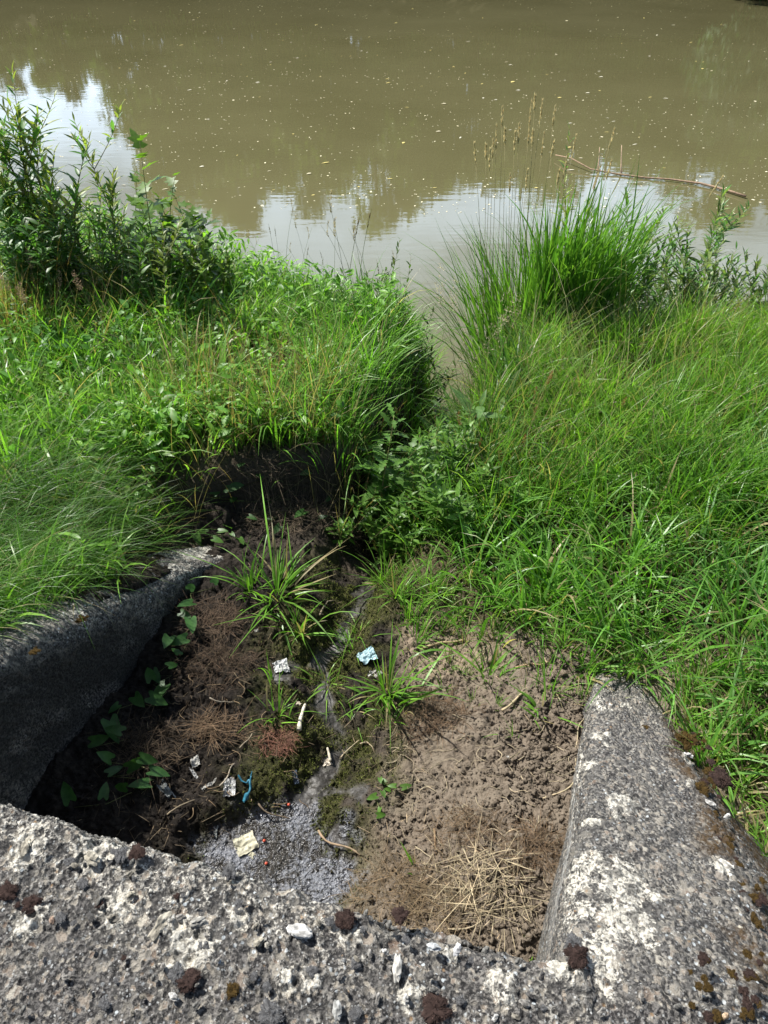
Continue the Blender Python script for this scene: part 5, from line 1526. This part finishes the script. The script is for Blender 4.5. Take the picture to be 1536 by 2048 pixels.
sheet('bag_scrap', 'dark blue bag scrap on the mud right of the blue plastic strip', 591, 1555, .022, .06, .25, M_NAVY, 21, .35, .012)
sheet('plastic_slab', 'long grey plastic strip in the shaded soil on the left', 335, 1588, .035, .10, .75, M_GREYS, 23, .12, .012)
sheet('wood_chip', 'pale triangular wood chip beside the stream', 655, 1526, .045, .03, .2, M_WOOD, 25, .2, .012, cat='wood chip', taper=.2)
sheet('wood_chip', 'small pale wood chip above the long splinter', 597, 1408, .030, .025, .4, M_WOOD, 27, .2, .01, cat='wood chip', taper=.3)
sheet('paper_scrap', 'tiny white scrap on the dry soil at the right', 1016, 1518, .016, .02, .4, M_WHITE, 29, .4, .008)
sheet('plastic_scrap', 'tiny white scrap above the stream on the left bed', 513, 1263, .02, .016, .4, M_WHITE, 31, .4, .008)
sheet('leaf_litter', 'dry grey leaf on the shaded soil left of the puddle', 433, 1665, .016, .05, -.15, M_GREYS, 33, .2, .008, cat='dead leaf', taper=.3)
stick('long bleached wooden splinter lying beside the stream', (599, 1467), (611, 1414), .0085, (.58, .53, .45), name='wooden_splinter', cat='wood splinter', sag=.02, lift=.008)
stick('short bleached wooden peg leaning on the triangular wood chip', (661, 1527), (655, 1500), .006, (.55, .49, .40), name='wooden_peg', cat='wood splinter', sag=.02, lift=.008)
def ribbon():
    P = np.array([on_ground(px, py) for px, py in ((478, 1556), (484, 1568), (494, 1571), (501, 1568), (503, 1580), (499, 1592), (493, 1600), (488, 1610))])
    b = P[0]; P = P - b; P[:, 2] += .016
    from_ = np.linspace(0, 7, 30); pts = np.stack([np.interp(from_, np.arange(8), P[:, k]) for k in range(3)], 1)
    wd = np.interp(from_, np.arange(8), [.005, .008, .009, .009, .009, .013, .019, .019]) * .5
    t = np.gradient(pts, axis=0); t /= np.linalg.norm(t, axis=1, keepdims=True)
    s = np.cross(t, (0, 0, 1)); s /= np.linalg.norm(s, axis=1, keepdims=True)
    fold = np.stack([0 * from_, 0 * from_, .006 * np.sin(from_ * 3)], 1)
    V = np.stack([pts - s * wd[:, None] + fold, pts + [0, 0, .004], pts + s * wd[:, None] - fold, pts + [0, 0, -.004]], 1).reshape(-1, 3)
    F = []
    for k in range(29):
        for j in range(4): F.append((k * 4 + j, k * 4 + (j + 1) % 4, (k + 1) * 4 + (j + 1) % 4, (k + 1) * 4 + j))
    tag(mesh_obj('plastic_strip', V, np.array(F), M_BLUE, loc=b), 'twisted bright blue plastic strip on the dark soil', 'litter')
ribbon()
sheet('plastic_scrap', 'thin blue plastic shred above the twisted blue strip', 502, 1552, .007, .05, -.1, M_BLUE, 35, .3, .01)
for lab, px, py in (('red berry on the mud below the dark blue bag scrap', 578, 1611), ('orange berry floating in the puddle right of the wrapper', 533, 1728), ('orange berry touching the upper right of the beige wrapper', 529, 1683)):
    p = on_ground(px, py); V, F = lump_shape(ICO2, 3, .15, (1, 1, .85), 1)
    V2, F2 = tube(np.array([[0, 0, .006], [.001, .001, .009], [.003, .002, .012]]), .0008, 4)
    r = empty('berry', p + np.array([0, 0, .005]), lab, 'berry')
    mesh_obj('fruit', V * .0055, F, M_RED, r); mesh_obj('stalk', V2, F2, M_STEM, r, {'tint': np.tile((.1, .08, .03), (len(V2), 1))})

# ------------------------------------------------------------------ on and beyond the river
def floating():
    protos = []
    for k, nm in enumerate(('willow', 'lance', 'ovate')):
        V, F = LEAF[nm]; V = V * np.array([1, 1, .5]) + np.array([0, -.5, .08])
        for t in ((.55, .47, .18), (.50, .46, .33), (.62, .60, .50)):
            protos.append(mesh_data('floating_leaf', V, F, M_STRAW, {'tint': np.tile(t, (len(V), 1))}))
    for k in range(270):
        px = rng.uniform(-60, 1600); py = rng.uniform(2, 400) if k % 3 else rng.uniform(20, 200)
        p = on_water(px, py)
        o = link('floating_leaf', protos[int(rng.integers(0, 9))], None, p + np.array((0, 0, .004)))
        s = min(0.13, math.exp(rng.normal(math.log(.060), .35)))
        o.scale = (s * 1.3, s, s); o.rotation_euler = (0, 0, rng.normal(1.57, .6))
        tag(o, 'small pale leaf floating on the brown river', 'floating leaf', 'leaves floating on the river')
    n = 3600
    px, py = rng.uniform(-80, 1620, n), rng.uniform(0, 430, n)
    P = np.array([on_water(a, b) for a, b in zip(px, py)])
    k = fbm(P[:, 0] * .12 + P[:, 1] * .05, P[:, 1] * .55, 5, 4) * 1.6 + .30 > rng.random(n) * .8
    P = P[k]; n = len(P); P[:, 2] += .003
    d = np.stack([np.sin(a := rng.uniform(0, 6.28, n)), np.cos(a), 0 * a], 1)
    V, F, T = instances(LEAF['ovate'], P, frames(d, (0, 0, 1), np.zeros(n)), np.exp(rng.normal(math.log(.024), .4, n)), np.array((.75, .70, .52)) * np.exp(rng.normal(0, .25, n))[:, None])
    tag(mesh_obj('floating_specks', V, F, M_STRAW, attrs={'tint': T}), 'fine pale seeds and flecks drifting on the brown river', 'flecks', kind='stuff')
floating()

def floating_branch():
    P = np.array([on_water(px, py) for px, py in ((1110, 318), (1140, 330), (1180, 345), (1235, 351), (1290, 358), (1340, 363), (1400, 371), (1450, 384), (1490, 397))])
    P[:, 2] += np.array([.06, .10, .05, .02, .02, .03, .03, .03, .03]); b = P[3]
    root = empty('floating_branch', b, 'long bare brown branch floating on the river at the right', 'branch')
    V, F = tube(P - b, np.linspace(.008, .019, 9), 6)
    mesh_obj('limb', V, F, M_BARK, root, {'tint': np.tile((.30, .21, .14), (len(V), 1))})
    for (x0, y0), (px, py), h in (((1242, 352), (1220, 318), .35), ((1196, 346), (1186, 318), .3), ((1240, 350), (1252, 345), .06)):
        A = on_water(x0, y0); B = on_water(px, py); B = A + (B - A) * .35; B[2] = WATER_Z + h
        V, F = tube(np.linspace(A, B, 5) - b, np.linspace(.012, .006, 5), 5)
        mesh_obj('twig', V, F, M_BARK, root, {'tint': np.tile((.34, .25, .17), (len(V), 1))})
floating_branch()

def crown(nclump, R, H, nleaf, lsize, tint, seed, hang=0.0):
    r_ = np.random.default_rng(seed)
    c = r_.normal(size=(nclump, 3)); c /= np.linalg.norm(c, axis=1, keepdims=True)
    c *= (r_.random((nclump, 1)) ** .4) * np.array([R, R, H * .5])
    rad = R * r_.uniform(.22, .45, nclump)
    i = r_.integers(0, nclump, nleaf)
    d = r_.normal(size=(nleaf, 3)); d /= np.linalg.norm(d, axis=1, keepdims=True)
    P = c[i] + d * rad[i][:, None] * (r_.random((nleaf, 1)) ** .35)
    P[:, 2] = np.maximum(P[:, 2], -H * .5)
    dd = r_.normal(size=(nleaf, 3)) + np.array([0, 0, -.5 - hang])
    ct = np.exp(r_.normal(0, .25, nclump))
    V, F, T = instances(LEAF['lance'], P, frames(dd, r_.normal(size=(nleaf, 3)), np.zeros(nleaf)), lsize * np.exp(r_.normal(0, .25, nleaf)), np.array(tint) * (ct[i] * np.exp(r_.normal(0, .15, nleaf)))[:, None])
    return mesh_data('crown', V, F, M_TREE, {'tint': T})
CROWNS = [crown(40, 3.3, 8.6, 11000, .46, t, 300 + k) for k, t in enumerate([(.11, .17, .035), (.095, .15, .035), (.13, .19, .04)])]
tk = np.array([[0, 0, -4.5], [.1, 0, -2], [-.1, .1, 1], [.1, 0, 4]])
TRUNKV, TRUNKF = tube(np.interp(np.linspace(0, 3, 9)[:, None], np.arange(4), tk[:, 0]) * np.array([[1, 0, 0]]) + np.stack([0 * np.linspace(0, 1, 9), 0 * np.linspace(0, 1, 9), np.linspace(-5.6, 4, 9)], 1), np.linspace(.26, .08, 9), 8)
TRUNK = mesh_data('trunk', TRUNKV, TRUNKF, M_BARK, {'tint': np.tile((.12, .10, .08), (len(TRUNKV), 1))})
tr = np.random.default_rng(5)
tx = [-9.9, -7.5, -4.0, -0.5, 2.6, 6.0, 9.4, 12.4, 16.0, 19.5, 23.5, 28.0]
th = [11.0, 11.6, 10.6, 11.4, 10.3, 9.4, 9.9, 9.2, 9.8, 11.2, 11.6, 11.4]
desc = ['leftmost tall tree on the far bank beside the open sky gap', 'second tall tree from the sky gap on the far bank', 'third tall tree from the sky gap on the far bank', 'fourth tall tree from the sky gap on the far bank', 'fifth tall tree from the sky gap on the far bank',
        'lower tree left of the gap in the middle of the far bank', 'far bank tree right of the middle dip', 'lowest tree in the middle of the far bank', 'far bank tree behind the overhanging willow', 'tall tree just right of the overhanging willow', 'second tree from the right end of the far bank', 'rightmost tall tree of the far bank']
for k, (x, h) in enumerate(zip(tx, th)):
    y = 44 + tr.normal(0, .6)
    root = empty('far_tree', (x, y, .2), desc[k], 'tree', 'tall trees on the far bank')
    s = (h - 1.2 + 1.5) / 10.2
    cz = h + WATER_Z - 4.3 * s
    c = link('crown', CROWNS[k % 3], root, (0, 0, cz - .2)); c.scale = (s * tr.uniform(.95, 1.1), s, s); c.rotation_euler = (0, 0, tr.uniform(0, 6.28))
    t = link('trunk', TRUNK, root, (0, 0, cz - .2)); t.scale = (1, 1, max(1.0, cz / 5.6))
BUSH = [crown(16, 1.5, 2.6, 2600, .26, t, 400 + k) for k, t in enumerate([(.12, .18, .035), (.10, .16, .04), (.085, .14, .03)])]
BT_V, BT_F = tube(np.array([[0, 0, -1.5], [.05, 0, -.8], [-.03, .05, 0], [.05, 0, .7]]), [.07, .05, .04, .02], 6)
BTRUNK = mesh_data('trunk', BT_V, BT_F, M_BARK, {'tint': np.tile((.13, .11, .08), (len(BT_V), 1))})
for k, x in enumerate(np.arange(-30, 34, 1.7)):
    y = 40.3 + tr.normal(0, .4); x = x + tr.normal(0, .4); s = tr.uniform(.85, 1.25) * (1.2 if x < -13 else 1.5 if x < -7 else .95)
    root = empty('far_bush', (x, y, .1), 'light green bush mirrored at the far edge of the river', 'bush', 'bushes along the far bank')
    c = link('crown', BUSH[k % 3], root, (0, 0, .6 * s)); c.scale = (s, s * .9, s * .9); c.rotation_euler = (0, 0, tr.uniform(0, 6.28))
    t = link('trunk', BTRUNK, root, (0, 0, .6 * s)); t.scale = (s,) * 3
ow = empty('overhanging_willow', (17.0, 38.0, 0.0), 'willow on the far bank whose hanging leaves dip into the top right of the water', 'tree')
link('crown', crown(30, 2.9, 5.2, 5200, .36, (.05, .10, .045), 500, 1.5), ow, (-.8, -2.2, 1.2))
V, F = tube(np.array([[0, .8, -.6], [-.3, 0, .8], [-.7, -1.2, 2.0], [-1.0, -2.4, 2.8]]), [.25, .2, .14, .06], 8)
mesh_obj('trunk', V, F, M_BARK, ow, {'tint': np.tile((.11, .09, .07), (len(V), 1))})
